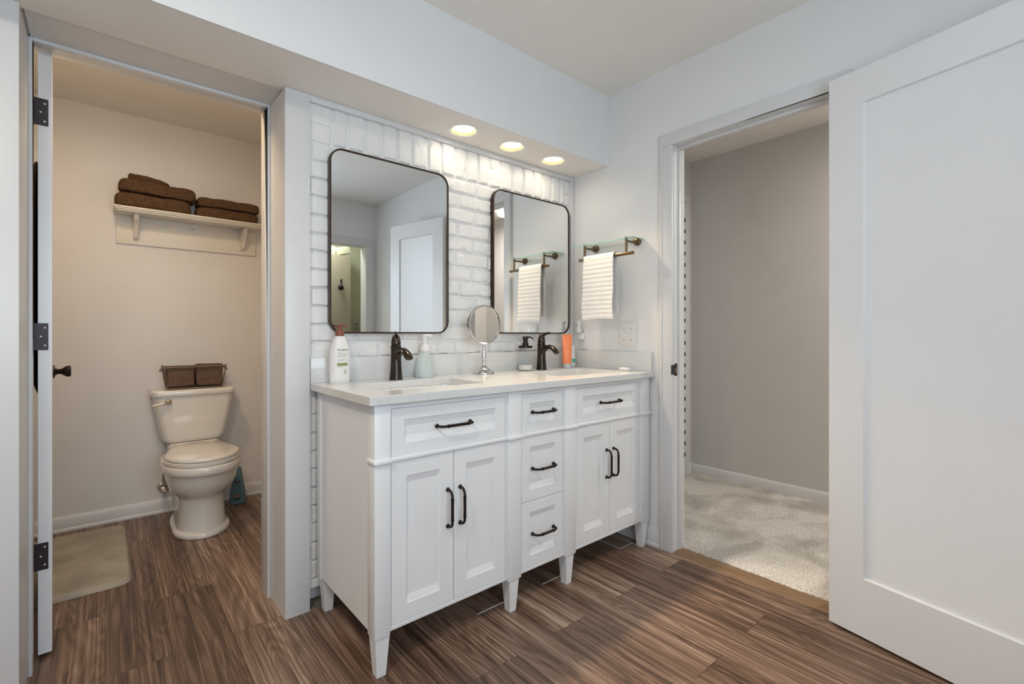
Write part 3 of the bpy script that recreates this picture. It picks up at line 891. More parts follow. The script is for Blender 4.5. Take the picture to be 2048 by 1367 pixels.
# standing make-up mirror
KX, KY = 1.412, 1.862
t = thing('makeup_mirror', (KX, KY, TZ), 'round chrome make-up mirror on a flared stand between the two sinks', 'make-up mirror')
MB().lathe([(0.0515, 0.0002), (0.053, 0.002), (0.0525, 0.005), (0.047, 0.010), (0.046, 0.0125), (0.034, 0.0185), (0.022, 0.028), (0.013, 0.040), (0.009, 0.050), (0.0085, 0.056)], (KX, KY, TZ), 40).build('stand_base', M['chrome'], t)
MB().lathe([(0.0080, 0.054), (0.0120, 0.0575), (0.0125, 0.063), (0.0085, 0.0655), (0.0115, 0.070), (0.0120, 0.080), (0.0095, 0.105), (0.0070, 0.125), (0.0050, 0.132), (0.0065, 0.136), (0.0055, 0.142)], (KX, KY, TZ), 28).build('stem', M['chrome'], t)
mz = TZ + 0.2405
def disc_ring(r, y):
    return [(KX + r * math.cos(2 * math.pi * k / 56), KY + y, mz + r * math.sin(2 * math.pi * k / 56)) for k in range(56)]
MB().rings([disc_ring(0.089, -0.010), disc_ring(0.0935, -0.0115), disc_ring(0.0965, -0.009), disc_ring(0.0975, 0.0), disc_ring(0.0965, 0.009), disc_ring(0.0935, 0.0115), disc_ring(0.089, 0.010)], closed=True).build('rim', M['chrome'], t)
MB().rings([disc_ring(0.0895, 0.008), disc_ring(0.0895, -0.008)]).build('mirror_glass', M['mirror'], t, smooth=False)

# glass pump dispenser
GX, GY = 1.712, 1.890
t = thing('glass_soap_dispenser', (GX, GY, TZ), 'clear glass jar dispenser with dark pump lid standing left of right faucet', 'soap dispenser')
MB().lathe([(0.033, 0.0), (0.037, 0.003), (0.0375, 0.010), (0.0375, 0.108), (0.0365, 0.116), (0.034, 0.121)], (GX, GY, TZ), 40).build('jar', M['clear'], t)
MB().lathe([(0.0340, 0.005), (0.0348, 0.009), (0.0348, 0.031), (0.001, 0.0312)], (GX, GY, TZ), 40).build('soap', M['soap_white'], t)
MB().lathe([(0.036, 0.1205), (0.0375, 0.122), (0.0375, 0.131), (0.036, 0.133), (0.017, 0.1335), (0.0165, 0.147), (0.0145, 0.149), (0.0115, 0.151)], (GX, GY, TZ), 40).build('lid', M['metal_dark'], t)
ph = MB().lathe([(0.0115, 0.150), (0.0115, 0.158), (0.0135, 0.160), (0.0150, 0.178), (0.0140, 0.182)], (GX, GY, TZ), 24)
ph.tube([(GX + 0.004, GY, TZ + 0.178), (GX + 0.020, GY - 0.010, TZ + 0.1785), (GX + 0.033, GY - 0.016, TZ + 0.174), (GX + 0.040, GY - 0.019, TZ + 0.167)], [0.005, 0.0042, 0.0036, 0.003], 10)
ph.build('pump_head', M['metal_dark'], t)

# orange squeeze tube standing on its cap
OX, OY = 2.008, 1.862
t = thing('squeeze_tube', (OX, OY, TZ), 'orange squeeze tube standing upright on its cap behind the right faucet', 'tube')
rs = []
for z, a, b_ in ((0.026, 0.0235, 0.0185), (0.03, 0.0255, 0.0195), (0.07, 0.0265, 0.0165), (0.12, 0.0280, 0.0115), (0.165, 0.0300, 0.0055), (0.178, 0.0305, 0.0022), (0.193, 0.0305, 0.0018)):
    ca, sa = math.cos(R(-25)), math.sin(R(-25))
    rs.append([(OX + a * math.cos(th) * ca - b_ * math.sin(th) * sa, OY + a * math.cos(th) * sa + b_ * math.sin(th) * ca, TZ + z) for th in [2 * math.pi * k / 36 for k in range(36)]])
tb = MB().rings(rs).build('tube_body', M['orange'], t)
MB().lathe([(0.0215, 0.0), (0.0225, 0.002), (0.0215, 0.026)], (OX, OY, TZ), 32).build('cap', M['cap_clear'], t)
for z, w in ((0.140, 0.011), (0.146, 0.012), (0.134, 0.013), (0.127, 0.012), (0.100, 0.016), (0.094, 0.017), (0.085, 0.015), (0.076, 0.017), (0.066, 0.014)):
    ca, sa = math.cos(R(-25)), math.sin(R(-25))
    yb = 0.0185 + (0.0055 - 0.0185) * min(1, max(0, (z - 0.05) / 0.11)) + 0.0008
    v4 = [(-w - 0.001, z), (w * 0.8, z), (w * 0.8, z + 0.0016), (-w - 0.001, z + 0.0016)]
    pm = MB()
    pm.bm.faces.new([pm.bm.verts.new((OX + a * ca + yb * sa, OY + a * sa - yb * ca, TZ + c_)) for a, c_ in v4])
    pm.build('label_print', M['orange_print'], t, smooth=False)

# white tube with teal print, mostly behind the orange one
WX, WY = 2.078, 1.890
t = thing('toothpaste_tube', (WX, WY, TZ), 'small white tube with teal print half hidden behind the orange tube', 'tube')
MB().rings([[(WX + a * math.cos(th), WY + b_ * math.sin(th), TZ + z) for th in [2 * math.pi * k / 32 for k in range(32)]] for z, a, b_ in ((0.016, 0.021, 0.018), (0.02, 0.0225, 0.019), (0.06, 0.0235, 0.015), (0.105, 0.025, 0.006), (0.122, 0.0255, 0.0018), (0.128, 0.0255, 0.0018))]).build('tube_body', M['plastic_white'], t)
MB().lathe([(0.019, 0.0), (0.0195, 0.002), (0.0185, 0.016)], (WX, WY, TZ), 28).build('cap', M['cap_clear'], t)
pm = MB()
for (a0, a1, z0, z1) in ((-0.016, 0.010, 0.030, 0.052),):
    pm.bm.faces.new([pm.bm.verts.new((WX + a, WY - 0.0198, TZ + z)) for a, z in ((a0, z0), (a1, z0), (a1, z1), (a0, z1))])
pm.build('label_print', M['teal'], t, smooth=False)

# bar of soap
t = MB().box(2.085, 2.118, 1.500, 1.560, TZ, TZ + 0.018, 0.006, 3).build('soap_bar', M['soap_white'])
tag(t, 'small white bar of soap on the vanity top beside the side splash', 'soap')

# ------------------------------------------------------------------ glass shelf with towel bar and hand towel
GZ = 1.590
t = thing('glass_shelf', (2.11, 1.637, GZ), 'clear glass shelf with bronze posts and towel bar on the right wall', 'shelf')
gp = MB()
gpoly = rrect(2.104, 1.655, 0.118, 0.415, 0.012, 5)
gp.prism(gpoly, 'z', GZ, GZ + 0.0050)
gpl = gp.build('glass_plate', M['glass'], t, smooth=False)
rim = MB()
rim.rings([[(a, b_, GZ - 0.0001) for a, b_ in rrect(2.104, 1.655, 0.1186, 0.4156, 0.0123, 5)], [(a, b_, GZ + 0.0051) for a, b_ in rrect(2.104, 1.655, 0.1186, 0.4156, 0.0123, 5)]], False, False)
rim.build('polished_edge', M['glass_edge'], gpl)
for yy in (1.780, 1.497):
    rz = MB().tube([(XW - 0.0003, yy, GZ), (XW - 0.004, yy, GZ), (XW - 0.016, yy, GZ), (XW - 0.022, yy, GZ)], [0.0225, 0.0225, 0.019, 0.009], 28)
    rz.build('rosette', M['brass'], t)
    ar = MB().tube([(XW - 0.02, yy, GZ - 0.008), (2.065, yy, GZ - 0.008)], 0.006, 14)
    ar.tube([(2.066, yy, GZ + 0.0125), (2.066, yy, GZ - 0.073)], 0.0068, 16)
    ar.lathe([(0.010, 0.0068), (0.010, 0.011), (0.006, 0.013)], (2.066, yy, GZ), 18)
    ar.build('bracket_arm', M['brass'], t)
MB().tube([(2.066, 1.822, GZ - 0.075), (2.066, 1.818, GZ - 0.075), (2.066, 1.456, GZ - 0.075), (2.066, 1.452, GZ - 0.075)], [0.0065, 0.0085, 0.0085, 0.0065], 18).build('towel_bar', M['brass'], t)

# towel: a folded terry sheet over the bar, ribbed
def towel():
    zb = GZ - 0.075
    path = []
    n = 110
    for k in range(n + 1):          # front, bottom to top
        z = 1.176 + (zb - 1.176) * k / n
        path.append((2.0525 - 0.010 * (1 - k / n) ** 0.6 + 0.0008 * math.sin((z - 1.17) / 0.0245 * 2 * math.pi) * min(1, (n - k) / 12), z))
    for k in range(1, 13):          # over the bar
        a = math.pi - math.pi * k / 13
        path.append((2.066 + 0.0135 * math.cos(a), zb + 0.0135 * math.sin(a)))
    for k in range(n + 1):          # back, top to bottom
        z = zb - (zb - 1.205) * k / n
        path.append((2.0795 + 0.008 * (k / n) ** 0.6 + 0.0008 * math.sin((z - 1.17) / 0.0245 * 2 * math.pi), z))
    th = 0.0060
    outer, inner = [], []
    for i, (x, z) in enumerate(path):
        a, b_ = path[max(i - 1, 0)], path[min(i + 1, len(path) - 1)]
        d = Vector((b_[0] - a[0], b_[1] - a[1])).normalized()
        nrm = Vector((-d.y, d.x))
        outer.append((x + nrm.x * th, z + nrm.y * th)); inner.append((x, z))
    loop = outer + inner[::-1]
    ys_ = [1.568 + (1.772 - 1.568) * k / 14 for k in range(15)]
    rs = []
    for y in ys_:
        e = min(y - 1.568, 1.772 - y) / 0.102
        ring = []
        for (x, z) in loop:
            drop = max(0, (zb - z)) / 0.35
            yy = y + drop * (0.012 * ((1.67 - y) / 0.1) * -0.25 + 0.004 * math.sin(z * 31))
            ring.append((x + 0.0025 * drop * math.sin(y * 55 + z * 6) - (0.003 * (1 - min(1, e * 5))) * 0.3, yy, z + 0.004 * math.sin((y - 1.568) * 20) * (drop > 0.9)))
        rs.append(ring)
    return MB().rings(rs).build('hand_towel', M['towel_white'], None, angle=60)
tag(towel(), 'white ribbed hand towel hanging over the bar under the glass shelf', 'towel')

# ------------------------------------------------------------------ switch plate, outlet, plug-in
t = thing('switch_plate', (XW, 1.559, 1.03), 'white double switch plate on right wall above the side splash', 'light switch')
MB().box(XW - 0.006, XW - 0.0004, 1.502, 1.617, 1.030, 1.158, 0.0025).build('plate', M['plastic_white'], t)
for yy in (1.536, 1.583):
    MB().box(XW - 0.0075, XW - 0.004, yy - 0.006, yy + 0.006, 1.082, 1.106, 0.001).prism([(XW - 0.017, 1.101), (XW - 0.004, 1.088), (XW - 0.004, 1.099), (XW - 0.015, 1.107)], 'y', yy - 0.004, yy + 0.004).build('toggle', M['plastic_white'], t)
    for zz in (1.064, 1.124):
        MB().tube([(XW - 0.0056, yy, zz), (XW - 0.0068, yy, zz)], [0.0034, 0.0028], 12).build('screw', M['nickel'], t)
t = thing('outlet_plate', (XW, 1.879, 1.005), 'white wall outlet plate low in the corner above the splash', 'outlet')
MB().box(XW - 0.006, XW - 0.0004, 1.845, 1.913, 1.006, 1.122, 0.0025).build('plate', M['plastic_white'], t)
for zz in (1.040, 1.086):
    MB().box(XW - 0.0075, XW - 0.004, 1.863, 1.895, zz - 0.014, zz + 0.014, 0.003).build('socket', M['plastic_white'], t)
t = thing('plug_in_freshener', (XW - 0.01, 1.879, 1.066), 'white plug-in unit with flared top in the corner outlet below the towel', 'plug-in')
MB().box(XW - 0.034, XW - 0.0078, 1.858, 1.900, 1.062, 1.102, 0.008, 3).build('housing', M['plastic_white'], t)
MB().lathe([(0.012, 0.0), (0.017, 0.003), (0.018, 0.028), (0.014, 0.034), (0.009, 0.038)], (XW - 0.036, 1.879, 1.100), 28).build('reservoir', M['cap_clear'], t)
MB().lathe([(0.010, 0.0), (0.011, 0.014), (0.018, 0.034), (0.0165, 0.036), (0.009, 0.020)], (XW - 0.036, 1.879, 1.138), 28).build('flared_top', M['plastic_white'], t)

# ------------------------------------------------------------------ toilet-room door (opened inward) and its hardware
hx, hy, ang = -0.137, 2.258, R(3.3)
ux, uy = -math.sin(ang), math.cos(ang)       # along the door
nx_, ny_ = -uy, ux                           # door thickness, to the left
def DP(s, n, z):
    return (hx + ux * s + nx_ * n, hy + uy * s + ny_ * n, z)
def door_box(s0, s1, n0, n1, z0, z1):
    return [[DP(s0, n0, z0), DP(s1, n0, z0), DP(s1, n1, z0), DP(s0, n1, z0)], [DP(s0, n0, z1), DP(s1, n0, z1), DP(s1, n1, z1), DP(s0, n1, z1)]]
dmb = MB().rings(door_box(0, 0.66, 0, 0.0345, 0.012, 2.050))
bmesh.ops.bevel(dmb.bm, geom=list(dmb.bm.edges), offset=0.0015, segments=2, affect='EDGES')
door = struct('door_1', dmb, M['door'])
for zc in (1.845, 1.086, 0.343):
    h = MB()
    h.rings(door_box(-0.0018, 0.0, 0.009, 0.050, zc - 0.0455, zc + 0.0455))
    h.tube([DP(-0.004, 0.050, zc - 0.047), DP(-0.004, 0.050, zc + 0.047)], 0.006, 14)
    h.tube([DP(-0.004, 0.050, zc + 0.047), DP(-0.004, 0.050, zc + 0.050)], [0.0045, 0.002], 12)
    hg = h.build('hinge', M['hinge'], door)
    sc = MB()
    for (n_, dz) in ((0.018, -0.03), (0.028, 0.0), (0.018, 0.03)):
        sc.tube([DP(-0.0017, n_, zc + dz), DP(-0.0028, n_, zc + dz)], [0.004, 0.0025], 12)
    sc.build('hinge_screws', M['nickel'], hg)
kb = MB()
kb.tube([DP(0.60, -0.0005, 0.932), DP(0.60, -0.005, 0.932), DP(0.60, -0.010, 0.932), DP(0.60, -0.018, 0.932), DP(0.60, -0.028, 0.932), DP(0.60, -0.036, 0.932), DP(0.60, -0.043, 0.932), DP(0.60, -0.0555, 0.932), DP(0.60, -0.0585, 0.932)],
        [0.028, 0.028, 0.015, 0.0105, 0.0125, 0.0185, 0.0235, 0.0245, 0.020], 28)
kb.build('knob', M['metal_dark'], door)

# dark cloth on the hidden face of that door
cl = MB()
rs = []
for z, w, d_ in ((0.862, 0.004, 0.004), (0.90, 0.05, 0.010), (0.97, 0.12, 0.016), (1.10, 0.17, 0.020), (1.35, 0.185, 0.020), (1.60, 0.17, 0.018), (1.72, 0.13, 0.014), (1.765, 0.06, 0.009), (1.775, 0.02, 0.005)):
    rs.append([DP(0.42 + w * math.cos(th), 0.0365 + d_ + d_ * math.sin(th), z + 0.002 * math.sin(5 * th)) for th in [2 * math.pi * k / 24 for k in range(24)]])
cl.rings(rs)
tag(cl.build('hanging_cloth', M['black_cloth']), 'long dark cloth hanging behind the open door, seen through the hinge gap', 'cloth')

# ------------------------------------------------------------------ panelled door leaf standing open at the right
lx, ly, la = 2.084, 0.590, R(13.0)
ex_, ey_ = -math.sin(la), -math.cos(la)      # along the leaf from hinge to free edge
fx_, fy_ = -math.cos(la), math.sin(la)       # its visible face looks this way
def LPt(s, n, z):
    return (lx + ex_ * s + fx_ * n, ly + ey_ * s + fy_ * n, z)
LW, LZ0, LZ1 = 0.652, 0.010, 2.050
lf = MB()
def lring(s0, s1, z0, z1, n):
    return [LPt(s0, n, z0), LPt(s1, n, z0), LPt(s1, n, z1), LPt(s0, n, z1)]
def leaf_side(sign, base):
    f = lambda d_: base - sign * d_
    return [lring(0, LW, LZ0, LZ1, f(0.002)), lring(0.002, LW - 0.002, LZ0 + 0.002, LZ1 - 0.002, f(0)), lring(0.117, 0.535, 0.219, 1.926, f(0)), lring(0.1205, 0.5315, 0.2225, 1.9225, f(0.004)), lring(0.121, 0.531, 0.223, 1.922, f(0.010)), lring(0.124, 0.528, 0.226, 1.919, f(0.011))]
a = leaf_side(1, 0.0)
c = leaf_side(-1, -0.035)
lf.rings(list(reversed(c)) + a)
leaf = struct('door_3', lf, M['door'], smooth=True)
# strike plate on the latch jamb
t = thing('strike_plate', (XW - 0.004, D1 - 0.002, 0.917), 'black latch strike plate on the hall doorway jamb beside the vanity', 'strike plate')
MB().box(XW + 0.003, XW + 0.026, D1 - 0.0018, D1 + 0.0005, 0.886, 0.948, 0.0006).rings([[(XW + 0.004, D1 - 0.0018, z), (XW - 0.014, D1 - 0.0012 + 0.0, z), (XW - 0.0195, D1 + 0.005, z), (XW - 0.019, D1 + 0.0058, z), (XW - 0.0135, D1 + 0.0005, z), (XW + 0.004, D1 + 0.0004, z)] for z in (0.893, 0.941)]).build('plate', M['hinge'], t)
MB().box(XW + 0.006, XW + 0.017, D1 - 0.0024, D1 - 0.0017, 0.900, 0.926).build('latch_hole', M['tan_label'], t)

# ------------------------------------------------------------------ toilet
TX = 0.414
toi = thing('toilet', (TX, 3.3, 0), 'cream white toilet with closed lid against the back wall', 'toilet')
def egg(z, w, yf, yb, seg=48, cx=TX, pw=0.5):
    """plan ring: round front, squarer back"""
    pts = []
    yc = yf + w * 0.62
    yc = min(yc, (yf + yb) / 2 + 0.02)
    for k in range(seg):
        th = 2 * math.pi * k / seg
        c_, s_ = math.cos(th), math.sin(th)
        if s_ < 0:
            pts.append((cx + w / 2 * c_, yc + (yc - yf) * s_, z))
        else:
            pts.append((cx + w / 2 * math.copysign(abs(c_) ** pw, c_), yc + (yb - yc) * (s_ ** pw), z))
    return pts
bw = MB()
bw.rings([egg(0.0, 0.262, 3.010, 3.50), egg(0.004, 0.270, 3.005, 3.505), egg(0.022, 0.270, 3.005, 3.505), egg(0.030, 0.262, 3.012, 3.50), egg(0.036, 0.238, 3.030, 3.485), egg(0.06, 0.228, 3.036, 3.48),
          egg(0.12, 0.220, 3.045, 3.475), egg(0.195, 0.222, 3.045, 3.47), egg(0.213, 0.234, 3.034, 3.465), egg(0.232, 0.268, 3.004, 3.46), egg(0.258, 0.302, 2.972, 3.455), egg(0.300, 0.327, 2.948, 3.45), egg(0.350, 0.340, 2.936, 3.445),
          egg(0.353, 0.343, 2.934, 3.445), egg(0.356, 0.362, 2.917, 3.44), egg(0.362, 0.368, 2.912, 3.44), egg(0.396, 0.370, 2.910, 3.44), egg(0.402, 0.362, 2.916, 3.44)])
bw.build('bowl', M['porcelain'], toi, angle=50)
MB().box(TX - 0.13, TX + 0.13, 3.36, 3.60, 0.30, 0.446, 0.02, 4).build('tank_deck', M['porcelain'], toi)
def lid_ring(z, ins):
    pts = []
    seg = 40
    w = 0.352 - 2 * ins
    yf = 2.918 + ins
    yc = 3.13
    for k in range(seg + 1):
        th = math.pi + math.pi * k / seg
        pts.append((TX + w / 2 * math.cos(th), yc + (yc - yf) * math.sin(th), z))
    for s_, xx in ((0.35, 0.160), (0.7, 0.137), (1.0, 0.112)):
        pts.append((TX + xx - ins, yc + 0.275 * s_ - ins, z))
    for s_, xx in ((1.0, 0.112), (0.7, 0.137), (0.35, 0.160)):
        pts.append((TX - xx + ins, yc + 0.275 * s_ - ins, z))
    return pts
MB().rings([lid_ring(0.4275, 0.006), lid_ring(0.429, 0.001), lid_ring(0.440, 0.0), lid_ring(0.4455, 0.004), lid_ring(0.448, 0.014)]).build('lid', M['porcelain'], toi, angle=50)
MB().rings([lid_ring(0.4045, 0.003), lid_ring(0.406, -0.003), lid_ring(0.422, -0.004), lid_ring(0.4245, 0.001)]).build('seat', M['porcelain'], toi, angle=50)
for s_ in (-1, 1):
    MB().tube([(TX + s_ * 0.075 - 0.02, 3.408, 0.438), (TX + s_ * 0.075 + 0.02, 3.408, 0.438)], 0.011, 14).build('lid_hinge', M['porcelain'], toi)
def tank_ring(z, w, yf, yb, r=0.035):
    pts = rrect(TX, (yf + yb) / 2, w, yb - yf, r, 6)
    return [(x, y - 0.012 * (1 - ((x - TX) / (w / 2)) ** 2) * (1 if y < (yf + yb) / 2 else 0), z) for x, y in pts]
tk = MB()
tk.rings([tank_ring(0.446, 0.26, 3.468, 3.605), tank_ring(0.452, 0.300, 3.452, 3.61), tank_ring(0.475, 0.322, 3.444, 3.612), tank_ring(0.60, 0.366, 3.432, 3.614), tank_ring(0.700, 0.396, 3.425, 3.615), tank_ring(0.728, 0.402, 3.424, 3.615)])
tk.build('tank', M['porcelain'], toi, angle=60)
MB().rings([tank_ring(0.7285, 0.408, 3.420, 3.617), tank_ring(0.731, 0.424, 3.412, 3.620), tank_ring(0.735, 0.428, 3.410, 3.621), tank_ring(0.758, 0.428, 3.410, 3.621), tank_ring(0.765, 0.418, 3.415, 3.618)]).build('tank_lid', M['porcelain'], toi, angle=40)
lv = MB()
lv.tube([(0.283, 3.4235, 0.698), (0.283, 3.416, 0.698), (0.283, 3.408, 0.698), (0.283, 3.404, 0.698)], [0.0175, 0.0175, 0.014, 0.006], 24)
lv.tube([(0.286, 3.404, 0.700), (0.262, 3.398, 0.696), (0.236, 3.396, 0.691), (0.205, 3.396, 0.686)], [0.0085, 0.0095, 0.0075, 0.0050], 14, flat=[1, 0.8, 0.6, 0.5])
lv.build('flush_lever', M['nickel'], toi)
# supply valve and hose
t = thing('supply_valve', (0.272, 3.60, 0.157), 'nickel water supply valve with hose at the wall left of the toilet', 'valve')
v_ = MB()
v_.tube([(0.272, YB - 0.0005, 0.157), (0.272, YB - 0.006, 0.157), (0.272, YB - 0.010, 0.157)], [0.030, 0.028, 0.010], 24)
v_.tube([(0.272, YB - 0.01, 0.157), (0.272, 3.570, 0.157)], 0.010, 14)
v_.build('stub', M['nickel'], t)
MB().tube([(0.272, 3.572, 0.157), (0.272, 3.562, 0.157), (0.272, 3.545, 0.157), (0.272, 3.541, 0.157)], [0.013, 0.024, 0.024, 0.018], 20, flat=[1, 0.7, 0.7, 0.7]).build('valve_handle', M['nickel'], t)
MB().tube([(0.272, 3.575, 0.160), (0.270, 3.573, 0.21), (0.272, 3.568, 0.27), (0.285, 3.56, 0.34), (0.296, 3.55, 0.40), (0.298, 3.545, 0.448)], [0.009, 0.0075, 0.0065, 0.0065, 0.0065, 0.009], 12).build('hose', M['nickel'], t)

# wire basket with two folded hand towels on the tank
bt = thing('wire_basket', (0.42, 3.50, 0.765), 'low wire basket holding two brown towels on the toilet tank', 'basket')
w_ = MB()
bx0, bx1, by0, by1 = 0.263, 0.577, 3.440, 3.575
cx0, cx1, cy0, cy1 = 0.283, 0.560, 3.455, 3.565
z0, z1 = 0.770, 0.897
def loopwire(x0, x1, y0, y1, z, r):
    w_.tube([(x0, y0, z), (x1, y0, z)], r, 8); w_.tube([(x1, y0, z), (x1, y1, z)], r, 8); w_.tube([(x1, y1, z), (x0, y1, z)], r, 8); w_.tube([(x0, y1, z), (x0, y0, z)], r, 8)
loopwire(cx0, cx1, cy0, cy1, z0, 0.0045)
loopwire(bx0, bx1, by0, by1, z1, 0.0045)
for (a, c, d_, e_) in ((cx0, cy0, bx0, by0), (cx1, cy0, bx1, by0), (cx0, cy1, bx0, by1), (cx1, cy1, bx1, by1)):
    w_.tube([(a, c, z0), (d_, e_, z1), (d_, e_, z1 + 0.012)], 0.0035, 8)
for k in range(1, 6):
    f = k / 6
    w_.tube([(cx0, cy0 + (cy1 - cy0) * f, z0), (cx1, cy0 + (cy1 - cy0) * f, z0)], 0.002, 6)
w_.build('wire_frame', M['wire'], bt)
for s_, (xa, xb) in enumerate(((0.280, 0.413), (0.421, 0.560))):
    hnd = MB()
    sx = -1 if s_ == 0 else 1
    xx = bx0 if s_ == 0 else bx1
    hnd.tube([(xx, 3.47, z1 - 0.004), (xx + sx * 0.012, 3.47, z1 - 0.018), (xx + sx * 0.014, 3.507, z1 - 0.026), (xx + sx * 0.012, 3.545, z1 - 0.018), (xx, 3.545, z1 - 0.004)], 0.003, 8)
    hnd.build('side_handle', M['wire'], bt)

def soft_block(x0, x1, y0, y1, z0, z1, name, material, seed, p=4.5, amp=0.006, folds=0, tilt=0.0, res=26, skew=None):
    """puffy folded-cloth block: superellipsoid shell with noise and fold creases along its front"""
    cx, cy, cz = (x0 + x1) / 2, (y0 + y1) / 2, (z0 + z1) / 2
    ax, ay, az = (x1 - x0) / 2, (y1 - y0) / 2, (z1 - z0) / 2
    mb_ = MB()
    bmesh.ops.create_cube(mb_.bm, size=2.0)
    bmesh.ops.subdivide_edges(mb_.bm, edges=list(mb_.bm.edges), cuts=res, use_grid_fill=True)
    for v_ in mb_.bm.verts:
        c_ = v_.co
        L_ = (abs(c_.x) ** p + abs(c_.y) ** p + abs(c_.z) ** p) ** (1 / p)
        u = c_ / L_
        if folds and c_.y < 0.4 or folds and abs(c_.x) > 0.9:
            cr = math.cos(u.z * math.pi * folds) ** 8 if folds > 1 else math.exp(-(u.z / 0.14) ** 2)
            u.y *= 1 - 0.16 * cr * (1 if c_.y < 0 else 0)
        P_ = Vector((cx + u.x * ax, cy + u.y * ay, cz + u.z * az))
        nz_ = mnoise.noise(P_ * 16 + Vector((seed, 0, 0))) * amp + mnoise.noise(P_ * 55 + Vector((0, seed, 0))) * amp * 0.3
        P_ += u * nz_
        P_.z += tilt * (P_.x - cx)
        if skew:
            P_.z += skew(P_.x, P_.y)
        if P_.z < z0 + tilt * (P_.x - cx) + 0.0005 and not skew:
            P_.z = z0 + tilt * (P_.x - cx) + 0.0005
        v_.co = P_
    return mb_.build(name, material, None, angle=180)
tag(soft_block(0.277, 0.417, 3.452, 3.566, 0.776, 0.902, 'hand_towel', M['towel_basket'], 3, 7, 0.004), 'brown ribbed hand towel filling left half of the wire basket', 'towel', 'brown hand towels in the wire basket')
tag(soft_block(0.423, 0.566, 3.452, 3.566, 0.776, 0.910, 'hand_towel', M['towel_basket'], 9, 7, 0.004), 'brown ribbed hand towel filling right half of the wire basket', 'towel', 'brown hand towels in the wire basket')

# blue bottle on the floor behind the toilet
QX, QY = 0.655, 3.500
t = thing('cleaner_bottle', (QX, QY, 0), 'tapered blue plastic bottle with dark label on floor right of the toilet', 'bottle')
qp = [(0.0, 0.042, 0.028), (0.004, 0.046, 0.032), (0.05, 0.0455, 0.031), (0.11, 0.039, 0.028), (0.17, 0.029, 0.024), (0.215, 0.0215, 0.020), (0.230, 0.019, 0.018), (0.238, 0.012, 0.012)]
MB().rings([[(QX + a * math.cos(2 * math.pi * k / 36), QY + b_ * math.sin(2 * math.pi * k / 36), z) for k in range(36)] for z, a, b_ in qp]).build('bottle', M['blue'], t)
def qskin(x, z):
    for (za, aa, ba), (zb, ab, bb) in zip(qp, qp[1:]):
        if za <= z <= zb:
            f = (z - za) / (zb - za)
            a, b_ = aa + (ab - aa) * f, ba + (bb - ba) * f
            return QY - b_ * math.sqrt(max(0.02, 1 - (x / a) ** 2))
    return QY
def qpatch(x0, x1, z0, z1, material, name, off):
    mb_ = MB()
    rows = []
    for j in range(5):
        z = z0 + (z1 - z0) * j / 4
        rows.append([mb_.bm.verts.new((QX + x0 + (x1 - x0) * k / 8, qskin(x0 + (x1 - x0) * k / 8, z) - off, z)) for k in range(9)])
    for j in range(4):
        for k in range(8):
            mb_.bm.faces.new((rows[j][k], rows[j][k + 1], rows[j + 1][k + 1], rows[j + 1][k]))
    return mb_.build(name, material, t, smooth=True)
qpatch(-0.030, 0.012, 0.030, 0.180, M['blue_label'], 'label', 0.0006)
qpatch(-0.026, 0.009, 0.145, 0.151, M['black'], 'brand_text', 0.0012)
qpatch(-0.020, 0.004, 0.137, 0.140, M['black'], 'label_text', 0.0012)
qpatch(-0.018, 0.001, 0.131, 0.133, M['black'], 'label_text', 0.0012)
qpatch(-0.026, 0.008, 0.046, 0.068, M['tan_label'], 'label_panel', 0.0010)
qpatch(-0.026, 0.011, 0.034, 0.042, M['black'], 'label_text', 0.0012)

# ------------------------------------------------------------------ wall shelf and brown towels
ws = thing('wall_shelf', (0.412, YB, 1.62), 'cream wooden wall shelf with two curved brackets above the toilet', 'shelf')
SB = 1.820
MB().box(0.050, 0.785, YB - 0.012, YB - 0.0006, 1.628, SB - 0.018, 0.003).build('backboard', M['shelf_paint'], ws)
sh = MB()
sh.box(0.036, 0.797, 3.452, YB - 0.0006, SB - 0.010, SB, 0.003)
sh.box(0.042, 0.791, 3.459, YB - 0.0006, SB - 0.018, SB - 0.010, 0.0025)
sh.box(0.050, 0.783, 3.468, YB - 0.0006, SB - 0.026, SB - 0.018, 0.002)
sh.build('shelf_board', M['shelf_paint'], ws)
def bracket(xc):
    pr = [(YB - 0.012, SB - 0.026), (3.505, SB - 0.026), (3.503, SB - 0.040), (3.512, SB - 0.055), (3.530, SB - 0.066), (3.552, SB - 0.082), (3.570, SB - 0.105), (3.582, SB - 0.130), (3.592, SB - 0.150), (3.604, SB - 0.162), (YB - 0.012, SB - 0.166)]
    mb_ = MB().prism(pr, 'x', xc - 0.011, xc + 0.011)
    bmesh.ops.bevel(mb_.bm, geom=list(mb_.bm.edges), offset=0.003, segments=2, affect='EDGES')
    return mb_.build('bracket', M['shelf_paint'], ws)
bracket(0.140); bracket(0.703)
for xx in (0.291, 0.422):
    MB().tube([(xx, YB - 0.0115, 1.760), (xx, YB - 0.016, 1.760), (xx, YB - 0.020, 1.760)], [0.006, 0.006, 0.003], 14).build('peg_plug', M['nickel'], ws)
G_ = 'folded brown towels on the wall shelf'
tag(soft_block(0.042, 0.402, 3.456, 3.622, SB, SB + 0.079, 'folded_towel', M['towel_brown'], 1, 6, 0.007, 0), 'folded brown bath towel lying on left end of the wall shelf, under another', 'towel', G_)
tag(soft_block(0.060, 0.425, 3.458, 3.622, SB + 0.084, SB + 0.160, 'folded_towel', M['towel_brown'], 5, 6, 0.007, 0, tilt=-0.03), 'folded brown bath towel on top of the left stack, front layer', 'towel', G_)
tag(soft_block(0.430, 0.772, 3.456, 3.622, SB, SB + 0.062, 'folded_towel', M['towel_brown'], 8, 6, 0.006, 0), 'folded brown bath towel lowest on right end of the wall shelf', 'towel', G_)
